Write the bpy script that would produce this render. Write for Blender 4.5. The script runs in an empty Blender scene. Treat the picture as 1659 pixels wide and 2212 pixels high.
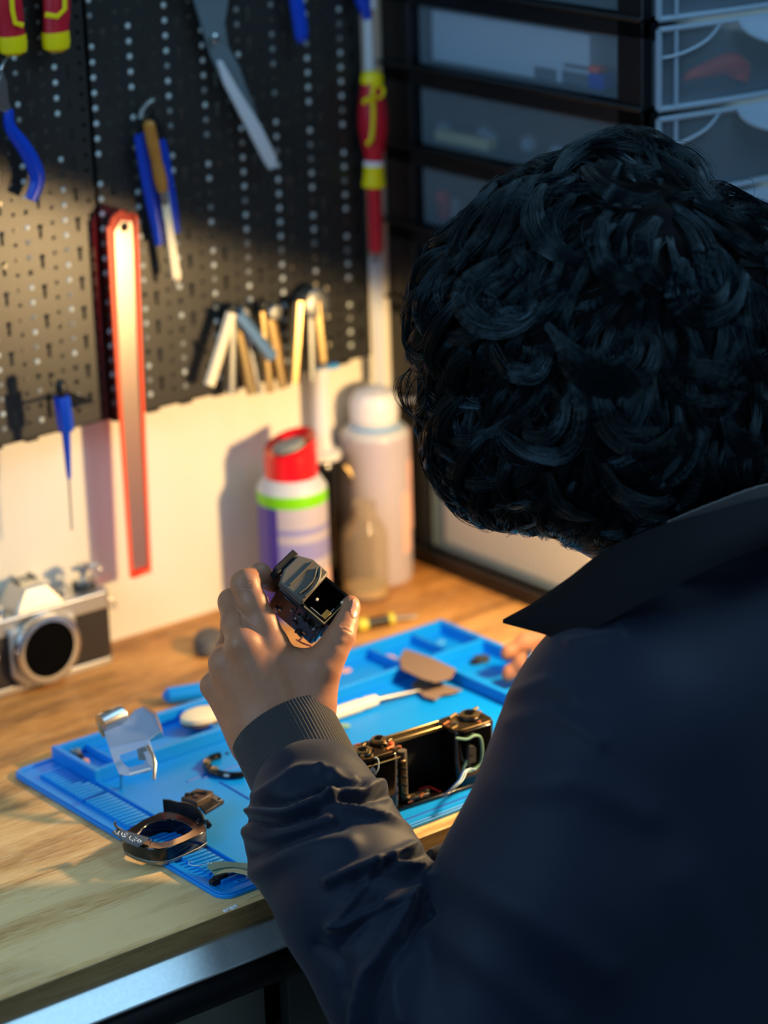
import bpy, math, random
import numpy as np
from mathutils import Vector, Matrix
random.seed(7); RNG = np.random.default_rng(11)
sc = bpy.context.scene
COL = sc.collection
# ------------------------------------------------------------------ camera
IW, IH, FPX = 1659, 2212, 5840.6
YAW, PITCH, ROLL = 0.6635, 0.3360, -0.0328
CAM = Vector((-1.5427, -1.9684, 0.9200))
FW = Vector((math.sin(YAW)*math.cos(PITCH), math.cos(YAW)*math.cos(PITCH), -math.sin(PITCH)))
_r = Vector((math.cos(YAW), -math.sin(YAW), 0)); _u = _r.cross(FW)
RT = _r*math.cos(ROLL) + _u*math.sin(ROLL)
UP = _u*math.cos(ROLL) - _r*math.sin(ROLL)
cd = bpy.data.cameras.new('camera'); cam = bpy.data.objects.new('camera', cd); COL.objects.link(cam)
m = Matrix((RT, UP, -FW)).transposed().to_4x4(); m.translation = CAM
cam.matrix_world = m
cd.sensor_fit = 'HORIZONTAL'; cd.sensor_width = 36; cd.lens = FPX/IW*36
cd.clip_start = .05; cd.clip_end = 50
cd.dof.use_dof = True; cd.dof.focus_distance = 2.0; cd.dof.aperture_fstop = 4.2
sc.camera = cam
def ray(px, py): return FW + RT*((px-IW/2)/FPX) + UP*((IH/2-py)/FPX)
def V(px, py, d): return CAM + ray(px, py)*d          # a point at a given depth
def D(px, py, z=0.0):                                  # a point on the desk (or z above it)
    r = ray(px, py); return CAM + r*((z-CAM.z)/r.z)
def WL(px, py, y=-.03):                                # a point on a plane parallel to the wall
    r = ray(px, py); return CAM + r*((y-CAM.y)/r.y)
def PROJ(P):                                           # numpy (n,3) -> pixel x, y, depth
    d = P - np.array(CAM); z = d@np.array(FW)
    return IW/2+FPX*(d@np.array(RT))/z, IH/2-FPX*(d@np.array(UP))/z, z
# ------------------------------------------------------------------ light, world, exposure
sc.view_settings.view_transform = 'Standard'; sc.view_settings.look = 'None'
sc.view_settings.exposure = 0.0; sc.view_settings.gamma = 1.0; sc.view_settings.use_curve_mapping = False
w = bpy.data.worlds.new('world'); sc.world = w; w.use_nodes = True
bg = w.node_tree.nodes['Background']; bg.inputs[0].default_value = (.42, .68, 1.0, 1); bg.inputs[1].default_value = .13
def look(o, target):
    o.rotation_euler = (Vector(target)-o.location).to_track_quat('-Z', 'Y').to_euler()
LAMP = Vector((-.100, -.540, .262))
ld = bpy.data.lights.new('desk_lamp_light', 'SPOT'); lo = bpy.data.objects.new('desk_lamp_light', ld); COL.objects.link(lo)
ld.energy = 18; ld.color = (1, .66, .30); ld.spot_size = math.radians(179); ld.spot_blend = .06; ld.shadow_soft_size = .018
lo.location = LAMP; look(lo, LAMP+Vector((-.40, .12, -.908)))
def area(name, loc, target, size, energy, color):
    l = bpy.data.lights.new(name, 'AREA'); o = bpy.data.objects.new(name, l); COL.objects.link(o)
    l.shape = 'RECTANGLE'; l.size = size[0]; l.size_y = size[1]; l.energy = energy; l.color = color
    o.location = loc; look(o, target)
    return o
area('ceiling_panel_light', (.45, -.95, 1.7), (-.1, -.6, .2), (1.5, .9), 20, (.38, .70, 1.0))
area('fill_light_left', (-2.3, -.75, 1.25), (.1, -.2, .3), (.7, .9), 19, (.38, .68, 1.0))  # added cool fill, unseen, to brighten the side of the drawers
area('fill_light_rear', (-1.0, -2.7, .95), (-.45, -.5, 0), (.8, .6), 6, (.55, .80, 1.0))  # unseen fill added behind the camera, lifts the rail and drawer fronts
# ------------------------------------------------------------------ materials
def lin(c): 
    c = [x/255 for x in c]
    return tuple(x/12.92 if x <= .04045 else ((x+.055)/1.055)**2.4 for x in c)+(1,)
def mat(name, rgb, rough=.5, metal=0, spec=.5, noise=None, bump=None, alpha=1, trans=0, coat=0, sheen=0, ior=1.45, aniso=0):
    m = bpy.data.materials.new(name); m.use_nodes = True; nt = m.node_tree; b = nt.nodes['Principled BSDF']
    c = lin(rgb); b.inputs['Base Color'].default_value = c; b.inputs['Roughness'].default_value = rough
    b.inputs['Metallic'].default_value = metal; b.inputs['Specular IOR Level'].default_value = spec
    b.inputs['Alpha'].default_value = alpha; b.inputs['Transmission Weight'].default_value = trans
    b.inputs['Coat Weight'].default_value = coat; b.inputs['Sheen Weight'].default_value = sheen; b.inputs['IOR'].default_value = ior
    b.inputs['Anisotropic'].default_value = aniso
    tc = nt.nodes.new('ShaderNodeTexCoord')
    if noise:                                          # (scale, amount, rgb2)
        n = nt.nodes.new('ShaderNodeTexNoise'); n.inputs['Scale'].default_value = noise[0]; n.inputs['Detail'].default_value = 4
        nt.links.new(tc.outputs['Object'], n.inputs['Vector'])
        r = nt.nodes.new('ShaderNodeMapRange'); r.inputs[1].default_value = .3; r.inputs[2].default_value = .7; r.inputs[4].default_value = noise[1]
        x = nt.nodes.new('ShaderNodeMix'); x.data_type = 'RGBA'; x.inputs['A'].default_value = c; x.inputs['B'].default_value = lin(noise[2])
        nt.links.new(n.outputs['Fac'], r.inputs[0]); nt.links.new(r.outputs[0], x.inputs['Factor']); nt.links.new(x.outputs['Result'], b.inputs['Base Color'])
    if bump:                                           # (scale, strength, distance)
        n = nt.nodes.new('ShaderNodeTexNoise'); n.inputs['Scale'].default_value = bump[0]; n.inputs['Detail'].default_value = 5
        nt.links.new(tc.outputs['Object'], n.inputs['Vector'])
        k = nt.nodes.new('ShaderNodeBump'); k.inputs['Strength'].default_value = bump[1]; k.inputs['Distance'].default_value = bump[2]
        nt.links.new(n.outputs['Fac'], k.inputs['Height']); nt.links.new(k.outputs[0], b.inputs['Normal'])
    return m
def clear(name, rgb, fac, rough=.15, tint=(255, 255, 255)):   # thin translucent plastic
    m = mat(name, rgb, rough); nt = m.node_tree; b = nt.nodes['Principled BSDF']; out = nt.nodes['Material Output']
    t = nt.nodes.new('ShaderNodeBsdfTransparent'); t.inputs[0].default_value = lin(tint)
    x = nt.nodes.new('ShaderNodeMixShader'); x.inputs[0].default_value = fac
    nt.links.new(t.outputs[0], x.inputs[1]); nt.links.new(b.outputs[0], x.inputs[2]); nt.links.new(x.outputs[0], out.inputs[0])
    return m
MT = {}
def M(k): return MT[k]
for args in [
    dict(name='board_plastic', rgb=(40, 40, 38), rough=.38, bump=(900, .25, .0004)),
    dict(name='stud_plastic', rgb=(190, 200, 198), rough=.3),
    dict(name='black_plastic', rgb=(16, 18, 21), rough=.4),
    dict(name='black_gloss', rgb=(8, 8, 9), rough=.16, coat=.3),
    dict(name='black_matte', rgb=(12, 12, 13), rough=.75),
    dict(name='tower_black', rgb=(9, 11, 15), rough=.4),
    dict(name='blue_grip', rgb=(0, 62, 185), rough=.35),
    dict(name='red_grip', rgb=(190, 22, 42), rough=.4),
    dict(name='yellow_grip', rgb=(240, 215, 0), rough=.4),
    dict(name='steel', rgb=(190, 192, 190), rough=.3, metal=1),
    dict(name='chamber_shade', rgb=(2, 2, 2), rough=.9, spec=.1),  # shade of the deep mirror chamber put into a near-black colour
    dict(name='cover_metal', rgb=(176, 194, 222), rough=.5, metal=.45),  # bluish base colour stands in for cool light reflected by the metal
    dict(name='steel_dull', rgb=(150, 152, 150), rough=.45, metal=1),
    dict(name='pale_card', rgb=(200, 214, 228), rough=.6),
    dict(name='steel_painted', rgb=(196, 200, 204), rough=.45, spec=.6),
    dict(name='scissor_grey', rgb=(92, 106, 112), rough=.45),
    dict(name='wood_handle', rgb=(190, 125, 45), rough=.5, noise=(60, .6, (150, 90, 30))),
    dict(name='brass', rgb=(205, 160, 90), rough=.3, metal=1),
    dict(name='gold_dull', rgb=(196, 170, 120), rough=.35, metal=1),
    dict(name='copper', rgb=(214, 130, 90), rough=.4, metal=.7),
    dict(name='silver', rgb=(205, 205, 205), rough=.25, metal=1),
    dict(name='silver_satin', rgb=(200, 198, 192), rough=.42, metal=.9),
    dict(name='camera_leather', rgb=(48, 40, 36), rough=.7, bump=(1500, .5, .0006)),
    dict(name='taupe_leather', rgb=(122, 100, 84), rough=.8, bump=(1500, .4, .0005)),
    dict(name='can_red', rgb=(235, 10, 24), rough=.3, coat=.4),
    dict(name='can_white', rgb=(186, 178, 188), rough=.32, noise=(14, .5, (170, 160, 176))),
    dict(name='can_purple', rgb=(70, 52, 150), rough=.35),
    dict(name='can_green', rgb=(120, 205, 0), rough=.35),
    dict(name='can_stripe', rgb=(140, 138, 190), rough=.35),
    dict(name='can_pink', rgb=(238, 190, 178), rough=.35),
    dict(name='label_yellow', rgb=(205, 195, 60), rough=.4),
    dict(name='grey_button', rgb=(130, 134, 132), rough=.5),
    dict(name='white_plastic', rgb=(226, 224, 226), rough=.35),
    dict(name='ivory_plastic', rgb=(238, 224, 190), rough=.35),
    dict(name='sky_blue', rgb=(70, 160, 225), rough=.4),
    dict(name='mat_blue', rgb=(0, 132, 226), rough=.42, spec=.4, noise=(5, .35, (10, 150, 226))),
    dict(name='mat_groove', rgb=(0, 88, 190), rough=.5),
    dict(name='grey_rubber', rgb=(88, 84, 80), rough=.7),
    dict(name='green_film', rgb=(120, 160, 140), rough=.3, coat=.3),
    dict(name='cream_film', rgb=(196, 192, 150), rough=.35),
    dict(name='film_dark', rgb=(30, 92, 84), rough=.4),
    dict(name='print_white', rgb=(225, 232, 235), rough=.5),
    dict(name='orange_plastic', rgb=(255, 92, 52), rough=.4),
    dict(name='wire_red', rgb=(190, 50, 50), rough=.4),
    dict(name='wire_white', rgb=(190, 215, 230), rough=.3),
    dict(name='wire_blue', rgb=(40, 80, 170), rough=.4),
    dict(name='dark_grey', rgb=(52, 53, 55), rough=.45),
    dict(name='taupe_face', rgb=(92, 86, 78), rough=.55, bump=(700, .2, .0004)),
    dict(name='body_dark', rgb=(22, 18, 17), rough=.35),
    dict(name='rail_metal', rgb=(226, 232, 232), rough=.46, metal=.85, spec=.7, noise=(300, .25, (176, 186, 188))),
    dict(name='cabinet_grey', rgb=(108, 112, 104), rough=.5),
    dict(name='floor_grey', rgb=(52, 54, 58), rough=.6),
    dict(name='sky_metal', rgb=(120, 160, 200), rough=.35, metal=.7),
    dict(name='gold_dark', rgb=(92, 76, 54), rough=.35, metal=.9),
    dict(name='copper_pale', rgb=(206, 150, 140), rough=.5),
    dict(name='gold_film', rgb=(196, 170, 124), rough=.4),
    dict(name='taupe_dark', rgb=(70, 56, 48), rough=.5),
    dict(name='panel_grey', rgb=(66, 82, 96), rough=.45),
    dict(name='lamplit_tan', rgb=(240, 212, 178), rough=.7),  # warm tan stands in for lamplight on the lowest drawer
    dict(name='teal_glass', rgb=(40, 150, 175), rough=.3),
]: MT[args['name']] = mat(**args)
MT['drawer_clear'] = clear('drawer_clear', (165, 184, 196), .15, .3, (246, 248, 250))
MT['drawer_face'] = clear('drawer_face', (130, 150, 165), .22, .3, (244, 247, 250))
MT['drawer_rim'] = clear('drawer_rim', (150, 172, 190), .70, .3)
MT['red_sleeve'] = clear('red_sleeve', (232, 62, 36), .5, .25, (255, 90, 60))
MT['ruler_face'] = clear('ruler_face', (196, 186, 172), .62, .3, (255, 70, 45)); MT['ruler_face'].node_tree.nodes['Principled BSDF'].inputs['Metallic'].default_value = .8
MT['glass_bottle'] = clear('glass_bottle', (200, 192, 176), .10, .06, (250, 246, 238))
MT['clear_sleeve'] = clear('clear_sleeve', (200, 130, 120), .5, .2)

def wall_material():
    m = mat('wall_paint', (236, 230, 214), .30, spec=.5, noise=(3, .3, (230, 220, 200)))
    return m
MT['wall_paint'] = wall_material()

def wood_material(name, edge=False):
    m = bpy.data.materials.new(name); m.use_nodes = True; nt = m.node_tree; N = nt.nodes; Lk = nt.links; b = N['Principled BSDF']
    tc = N.new('ShaderNodeTexCoord')
    mp = N.new('ShaderNodeMapping'); mp.inputs['Scale'].default_value = (1.0, 9, 9); Lk.new(tc.outputs['Object'], mp.inputs[0])
    n1 = N.new('ShaderNodeTexNoise'); n1.inputs['Scale'].default_value = 4; n1.inputs['Detail'].default_value = 6; n1.inputs['Distortion'].default_value = .6; Lk.new(mp.outputs[0], n1.inputs['Vector'])
    mp2 = N.new('ShaderNodeMapping'); mp2.inputs['Scale'].default_value = (9, 190, 190); Lk.new(tc.outputs['Object'], mp2.inputs[0])
    n2 = N.new('ShaderNodeTexNoise'); n2.inputs['Scale'].default_value = 5; n2.inputs['Detail'].default_value = 6; n2.inputs['Roughness'].default_value = .7; Lk.new(mp2.outputs[0], n2.inputs['Vector'])
    # staves: strips along the worktop, each with its own tone
    sx = N.new('ShaderNodeSeparateXYZ'); Lk.new(tc.outputs['Object'], sx.inputs[0])
    mul = N.new('ShaderNodeMath'); mul.operation = 'MULTIPLY'; mul.inputs[1].default_value = 1/.062; Lk.new(sx.outputs['Y'], mul.inputs[0])
    fl = N.new('ShaderNodeMath'); fl.operation = 'FLOOR'; Lk.new(mul.outputs[0], fl.inputs[0])
    wn = N.new('ShaderNodeTexWhiteNoise'); wn.noise_dimensions = '1D'; Lk.new(fl.outputs[0], wn.inputs['W'])
    a = N.new('ShaderNodeMath'); a.operation = 'MULTIPLY_ADD'; Lk.new(n2.outputs['Fac'], a.inputs[0]); a.inputs[1].default_value = 1.0; Lk.new(n1.outputs['Fac'], a.inputs[2])
    s = N.new('ShaderNodeMath'); s.operation = 'MULTIPLY_ADD'; Lk.new(wn.outputs['Value'], s.inputs[0]); s.inputs[1].default_value = .32; Lk.new(a.outputs[0], s.inputs[2])
    hs = N.new('ShaderNodeMath'); hs.operation = 'MULTIPLY'; hs.inputs[1].default_value = .5; Lk.new(s.outputs[0], hs.inputs[0])
    cr = N.new('ShaderNodeValToRGB'); Lk.new(hs.outputs[0], cr.inputs[0])
    e = cr.color_ramp.elements; e[0].position = .43; e[1].position = .66
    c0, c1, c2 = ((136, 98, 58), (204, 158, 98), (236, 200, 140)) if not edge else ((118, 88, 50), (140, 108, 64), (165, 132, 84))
    e[0].color = lin(c0); e[1].color = lin(c2); k = e.new(.54); k.color = lin(c1)
    # dark stains and knots
    n3 = N.new('ShaderNodeTexNoise'); n3.inputs['Scale'].default_value = 7; n3.inputs['Detail'].default_value = 3; Lk.new(tc.outputs['Object'], n3.inputs['Vector'])
    r3 = N.new('ShaderNodeMapRange'); r3.inputs[1].default_value = .56; r3.inputs[2].default_value = .78; r3.inputs[4].default_value = .38; Lk.new(n3.outputs['Fac'], r3.inputs[0])
    mx = N.new('ShaderNodeMix'); mx.data_type = 'RGBA'; mx.inputs['B'].default_value = lin((96, 66, 40)); Lk.new(r3.outputs[0], mx.inputs['Factor']); Lk.new(cr.outputs[0], mx.inputs['A'])
    # light scratches in random directions
    last = mx.outputs['Result']
    for ang, sc_ in (() if edge else ((1.1, 17), (-.5, 23), (.35, 14))):
        mpp = N.new('ShaderNodeMapping'); mpp.inputs['Rotation'].default_value = (0, 0, ang); mpp.inputs['Scale'].default_value = (1.6*sc_, 26*sc_, 1); Lk.new(tc.outputs['Object'], mpp.inputs[0])
        nn = N.new('ShaderNodeTexNoise'); nn.inputs['Scale'].default_value = 1; nn.inputs['Detail'].default_value = 1; Lk.new(mpp.outputs[0], nn.inputs['Vector'])
        rr = N.new('ShaderNodeMapRange'); rr.inputs[1].default_value = .64; rr.inputs[2].default_value = .74; rr.inputs[4].default_value = .6; Lk.new(nn.outputs['Fac'], rr.inputs[0])
        m2 = N.new('ShaderNodeMix'); m2.data_type = 'RGBA'; m2.inputs['B'].default_value = lin((226, 204, 160)); Lk.new(rr.outputs[0], m2.inputs['Factor']); Lk.new(last, m2.inputs['A'])
        last = m2.outputs['Result']
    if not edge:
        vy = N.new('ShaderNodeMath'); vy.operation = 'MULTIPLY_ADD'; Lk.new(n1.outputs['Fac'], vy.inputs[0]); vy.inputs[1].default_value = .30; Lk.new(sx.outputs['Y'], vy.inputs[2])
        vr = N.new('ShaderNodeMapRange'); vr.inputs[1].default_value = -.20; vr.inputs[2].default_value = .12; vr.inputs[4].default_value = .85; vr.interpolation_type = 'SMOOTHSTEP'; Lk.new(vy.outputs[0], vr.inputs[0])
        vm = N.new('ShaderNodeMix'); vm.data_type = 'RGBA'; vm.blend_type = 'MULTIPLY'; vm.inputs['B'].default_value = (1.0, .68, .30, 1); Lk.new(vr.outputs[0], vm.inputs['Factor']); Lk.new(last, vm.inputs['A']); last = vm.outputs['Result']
    Lk.new(last, b.inputs['Base Color']); b.inputs['Roughness'].default_value = .5
    bp = N.new('ShaderNodeBump'); bp.inputs['Strength'].default_value = .25; bp.inputs['Distance'].default_value = .0008; Lk.new(n2.outputs['Fac'], bp.inputs['Height']); Lk.new(bp.outputs[0], b.inputs['Normal'])
    return m
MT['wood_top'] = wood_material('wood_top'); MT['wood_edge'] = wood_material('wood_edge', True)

# ------------------------------------------------------------------ mesh builder
def frame(x, y, z, o=(0, 0, 0)):
    m = Matrix((Vector(x), Vector(y), Vector(z))).transposed().to_4x4(); m.translation = Vector(o); return m
def axis_frame(p0, p1, hint=(0, 0, 1)):
    z = (Vector(p1)-Vector(p0)).normalized(); h = Vector(hint)
    if abs(z.dot(h)) > .98: h = Vector((0, 1, 0))
    x = h.cross(z).normalized(); y = z.cross(x); return frame(x, y, z, p0)
class MB:
    def __init__(s, base=None): s.v = []; s.f = []; s.m = []; s.base = base or Matrix()
    def add(s, vs, fs, mi=0, T=None):
        o = len(s.v); T = s.base @ (T or Matrix())
        s.v += [T @ Vector(p) for p in vs]; s.f += [tuple(i+o for i in f) for f in fs]; s.m += [mi]*len(fs)
    def box(s, c, size, mi=0, T=None):
        x, y, z = (a/2 for a in size); c = Vector(c)
        vs = [c+Vector((i*x, j*y, k*z)) for i in (-1, 1) for j in (-1, 1) for k in (-1, 1)]
        s.add(vs, [(0, 1, 3, 2), (4, 6, 7, 5), (0, 4, 5, 1), (2, 3, 7, 6), (0, 2, 6, 4), (1, 5, 7, 3)], mi, T)
    def lathe(s, prof, n=28, mi=0, T=None, sx=1, sy=1):     # prof: (r, z[, mat])
        k = len(prof); vs = []; fs = []; ms = []
        for r, z, *_ in prof:
            vs += [(sx*r*math.cos(2*math.pi*i/n), sy*r*math.sin(2*math.pi*i/n), z) for i in range(n)]
        for j in range(k-1):
            g = prof[j+1][2] if len(prof[j+1]) > 2 else mi
            for i in range(n):
                fs.append((j*n+i, j*n+(i+1) % n, (j+1)*n+(i+1) % n, (j+1)*n+i)); ms.append(g)
        fs.append(tuple(range(n))[::-1]); ms.append(prof[0][2] if len(prof[0]) > 2 else mi)
        fs.append(tuple((k-1)*n+i for i in range(n))); ms.append(prof[-1][2] if len(prof[-1]) > 2 else mi)
        o = len(s.m); s.add(vs, fs, mi, T); s.m[o:] = ms
    def cyl(s, p0, p1, r0, r1=None, n=20, mi=0):
        r1 = r0 if r1 is None else r1; L = (Vector(p1)-Vector(p0)).length
        s.lathe([(r0, 0), (r1, L)], n, mi, axis_frame(p0, p1))
    def tube(s, pts, rad, n=10, mi=0, flat=1.0, hint=(0, 0, 1), closed=False):
        pts = [Vector(p) for p in pts]; k = len(pts); rad = [rad]*k if not hasattr(rad, '__len__') else rad
        vs = []; fs = []; x0 = None
        for i, p in enumerate(pts):
            a = pts[(i-1) % k] if (closed or i > 0) else p; b = pts[(i+1) % k] if (closed or i < k-1) else p
            t = (b-a).normalized(); h = Vector(hint) if x0 is None else x0.cross(t).cross(t)*-1
            if x0 is None:
                if abs(t.dot(h)) > .98: h = Vector((1, 0, 0))
                x = h.cross(t).normalized()
            else:
                x = (x0-t*x0.dot(t)).normalized()
            y = t.cross(x); x0 = x
            for q in range(n):
                an = 2*math.pi*q/n; vs.append(p+x*math.cos(an)*rad[i]+y*math.sin(an)*rad[i]*flat)
        for i in range(k-1+(1 if closed else 0)):
            for q in range(n):
                i2 = (i+1) % k; fs.append((i*n+q, i*n+(q+1) % n, i2*n+(q+1) % n, i2*n+q))
        if not closed: fs += [tuple(range(n))[::-1], tuple((k-1)*n+q for q in range(n))]
        s.add(vs, fs, mi)
    def prism(s, poly, h, mi=0, T=None, z0=0):             # poly: 2-d outline, extruded along +z
        n = len(poly); vs = [(x, y, z0) for x, y in poly]+[(x, y, z0+h) for x, y in poly]
        s.add(vs, [tuple(range(n))[::-1], tuple(range(n, 2*n))]+[(i, (i+1) % n, n+(i+1) % n, n+i) for i in range(n)], mi, T)
    def frame_prism(s, outer, inner, h, mi=0, T=None, z0=0):  # outline with a hole; same count of points
        n = len(outer); vs = [(x, y, z) for z in (z0, z0+h) for P in (outer, inner) for x, y in P]; fs = []
        for i in range(n):
            j = (i+1) % n
            fs += [(i, n+i, n+j, j), (2*n+i, 2*n+j, 3*n+j, 3*n+i), (i, j, 2*n+j, 2*n+i), (n+i, 3*n+i, 3*n+j, n+j)]
        s.add(vs, fs, mi, T)
    def build(s, name, mats, parent=None, bevel=0, smooth=True, seg=2, angle=.6):
        me = bpy.data.meshes.new(name); me.from_pydata([tuple(p) for p in s.v], [], s.f); me.update()
        if not isinstance(mats, (list, tuple)): mats = [mats]
        for q in mats: me.materials.append(MT[q] if isinstance(q, str) else q)
        for p, k in zip(me.polygons, s.m): p.material_index = k
        o = bpy.data.objects.new(name, me); COL.objects.link(o)
        if parent: o.parent = parent; o.matrix_parent_inverse = parent.matrix_world.inverted()
        if bevel:
            b = o.modifiers.new('bevel', 'BEVEL'); b.width = bevel; b.segments = seg; b.limit_method = 'ANGLE'; b.angle_limit = .55; b.harden_normals = False
        if smooth:
            me.polygons.foreach_set('use_smooth', [True]*len(me.polygons)); me.set_sharp_from_angle(angle=angle)
        return o
def circ(r, n=24, cx=0, cy=0, ry=None, a0=0, a1=2*math.pi):
    ry = ry or r; full = abs(a1-a0-2*math.pi) < 1e-6; k = n if full else n-1
    return [(cx+r*math.cos(a0+(a1-a0)*i/k), cy+ry*math.sin(a0+(a1-a0)*i/k)) for i in range(n)]
def rrect(x0, y0, x1, y1, r, n=6):
    P = []
    for cx, cy, a in ((x1-r, y1-r, 0), (x0+r, y1-r, 90), (x0+r, y0+r, 180), (x1-r, y0+r, 270)):
        P += [(cx+r*math.cos(math.radians(a+90*i/n)), cy+r*math.sin(math.radians(a+90*i/n))) for i in range(n+1)]
    return P
def empty(name, loc, label, cat, group=None):
    o = bpy.data.objects.new(name, None); COL.objects.link(o); o.location = loc; o.empty_display_size = .02
    bpy.context.view_layer.update()
    return tag(o, label, cat, group)
def tag(o, label, cat, group=None, kind=None):
    o['label'] = label; o['category'] = cat
    if group: o['group'] = group
    if kind: o['kind'] = kind
    return o
def struct(o): o['kind'] = 'structure'; return o
def smoothpts(P, n=6):                                     # Catmull-Rom through the points
    P = [Vector(p) for p in P]; out = []
    for i in range(len(P)-1):
        a, b, c, d = P[max(i-1, 0)], P[i], P[i+1], P[min(i+2, len(P)-1)]
        for k in range(n):
            t = k/n; out.append(.5*((2*b)+(c-a)*t+(2*a-5*b+4*c-d)*t*t+(3*b-a-3*c+d)*t**3))
    return out+[P[-1]]
# ------------------------------------------------------------------ room
b = MB(); b.box((-.2, .03, .25), (5, .06, 2.3)); struct(b.build('wall_back', 'wall_paint', smooth=False))
b = MB(); b.box((-.4, -1.5, -.91), (6, 5, .02)); struct(b.build('floor', 'floor_grey', smooth=False))
# ------------------------------------------------------------------ workbench
YF = -.5057
bench = empty('workbench', (-.3, -.25, -.9), 'long wooden workbench with a pale metal rail and grey drawer cabinet below', 'workbench')
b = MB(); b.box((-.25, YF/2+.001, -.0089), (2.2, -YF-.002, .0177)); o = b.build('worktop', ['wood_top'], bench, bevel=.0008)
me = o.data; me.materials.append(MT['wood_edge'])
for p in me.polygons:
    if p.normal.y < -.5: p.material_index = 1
b = MB(); b.prism([(YF+.006, -.0182), (YF-.0145, -.0345), (YF-.0145, -.0365), (YF+.02, -.0365), (YF+.02, -.0182)], 2.2, 0, frame((0, 1, 0), (0, 0, 1), (1, 0, 0), (-1.35, 0, 0))); b.build('metal_rail', 'rail_metal', bench, bevel=.0006)
b = MB(); b.tube([(-1.35, YF+.003, -.0535), (.85, YF+.003, -.0535)], .0165, 16); b.box((-.25, YF+.012, -.0535), (2.2, .018, .032)); b.build('black_trim', 'black_plastic', bench)
b = MB(); b.box((-.25, -.24, -.48), (2.16, .44, .80)); b.build('cabinet_carcass', 'black_plastic', bench, bevel=.001)
xp = D(665, 2150, -.08).x
for x0, x1 in ((-1.3, xp-.011), (xp+.011, xp+.6)):
    b = MB(); b.box(((x0+x1)/2, YF+.028, -.275), (x1-x0, .012, .40)); pn = b.build('cabinet_panel', 'cabinet_grey', bench, bevel=.0008)
    for px, py in ((595, 2122), (600, 2206)):
        h = MB()
        q = WL(px, py, YF+.022)
        xx = q.x if x1 < xp else q.x+.12
        h.cyl((xx, YF+.0215, q.z), (xx, YF+.024, q.z), .0024, n=14)
        h.build('screw_hole', 'black_matte', pn)
b = MB()                                                   # chipped filler at the worktop's edge
for (px, py, r) in ((487, 1967, .0022), (502, 1961, .0026), (509, 1957, .002), (492, 1964, .0014)):
    q = D(px, py); b.lathe([(r*.9, -.0004), (r, .0002), (r*.5, .0007)], 9, 0, Matrix.Translation(q))
b.build('filler_patch', 'print_white', bench)
# ------------------------------------------------------------------ pegboards
PITX, PITZ, XA = .0378, .0131, -.3172
def ring_cell(b, cx, cz, wd, ht, hole):
    n = 16; sq = []
    for i in range(n):
        a = 2*math.pi*i/n; c, s = math.cos(a), math.sin(a); k = 1/max(abs(c), abs(s)); sq.append((c*k*wd/2, s*k*ht/2))
    vs = [(cx+x, 0, cz+z) for x, z in sq]+[(cx+x, 0, cz+z) for x, z in hole]
    b.add(vs, [(i, (i+1) % n, n+(i+1) % n, n+i) for i in range(n)])
def keyhole(r, hw, h):
    P = []
    for i in range(16):
        a = 2*math.pi*i/16
        if 0 <= a <= math.pi+1e-6: P.append((r*math.cos(a), h*.35+r*math.sin(a)))
        else:
            k = i-8                                   # 1..7 below
            P.append([(-r*.6, h*.30), (-hw, h*.22), (-hw, -h*.35), (0, -h*.42), (hw, -h*.35), (hw, h*.22), (r*.6, h*.30)][k-1])
    return P
def pegboard(x0, x1, z0, z1, y, label):
    b = MB(Matrix.Translation((0, y, 0))); cw = PITX/3
    i0 = math.ceil((x0-XA)/cw+.3); i1 = math.floor((x1-XA)/cw-.3); nz = int((z1-z0-.012)/(2*PITZ)); zb = z0+.008
    kh = keyhole(.0030, .0016, .013); hc = circ(.0019, 16); ha = circ(.0024, 16)
    for i in range(i0, i1+1):
        cx = XA+i*cw; t = i % 3
        for j in range(nz):
            cz = zb+(j+.5)*2*PITZ
            if t == 1: ring_cell(b, cx, cz, cw, 2*PITZ, kh)
            else:
                for q in (-.5, .5):
                    zc = cz+q*PITZ
                    ring_cell(b, cx, zc, cw, PITZ, ha if t == 0 else hc)
                    if t == 0 and random.random() < .86:
                        T = frame((1, 0, 0), (0, 0, 1), (0, -1, 0), (cx, 0, zc))
                        b.lathe([(.0024, -.001), (.0025, .0003), (.0019, .0009), (.0008, .0012)], 12, 1 if random.random() < .72 else 2, T)
    xl, xr, zt = XA+(i0-.5)*cw, XA+(i1+.5)*cw, zb+nz*2*PITZ
    for a0, a1, c0, c1 in ((x0, xl, z0, z1), (xr, x1, z0, z1), (xl, xr, z0, zb), (xl, xr, zt, z1)):
        b.add([(a0, 0, c0), (a1, 0, c0), (a1, 0, c1), (a0, 0, c1)], [(0, 1, 2, 3)])
    # returns and the folded bottom lip with notches
    for xx in (x0+.0006, x1-.0006): b.box((xx, .008, (z0+z1)/2), (.0012, .016, z1-z0))
    k = int((x1-x0)/.018)
    b.box(((x0+x1)/2, .008, z0+.0006), (x1-x0, .016, .0012))
    for i in range(k):
        if i % 2 == 0: b.box((x0+(i+.5)*.018, .004, z0-.0014), (.012, .007, .003))
    return tag(b.build('pegboard', ['board_plastic', 'stud_plastic', 'grey_button'], smooth=False), label, 'pegboard', 'pegboards on the wall')
ZB = .2160
pegboard(-.70, -.3225, ZB+.001, .70, -.020, 'black perforated pegboard panel on the left with the red and yellow pliers')
XR = WL(800, 700, -.02).x
pegboard(-.3213, XR, ZB, .70, -.020, 'wide black perforated pegboard panel with the grey scissors, next to the drawer tower')
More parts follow.
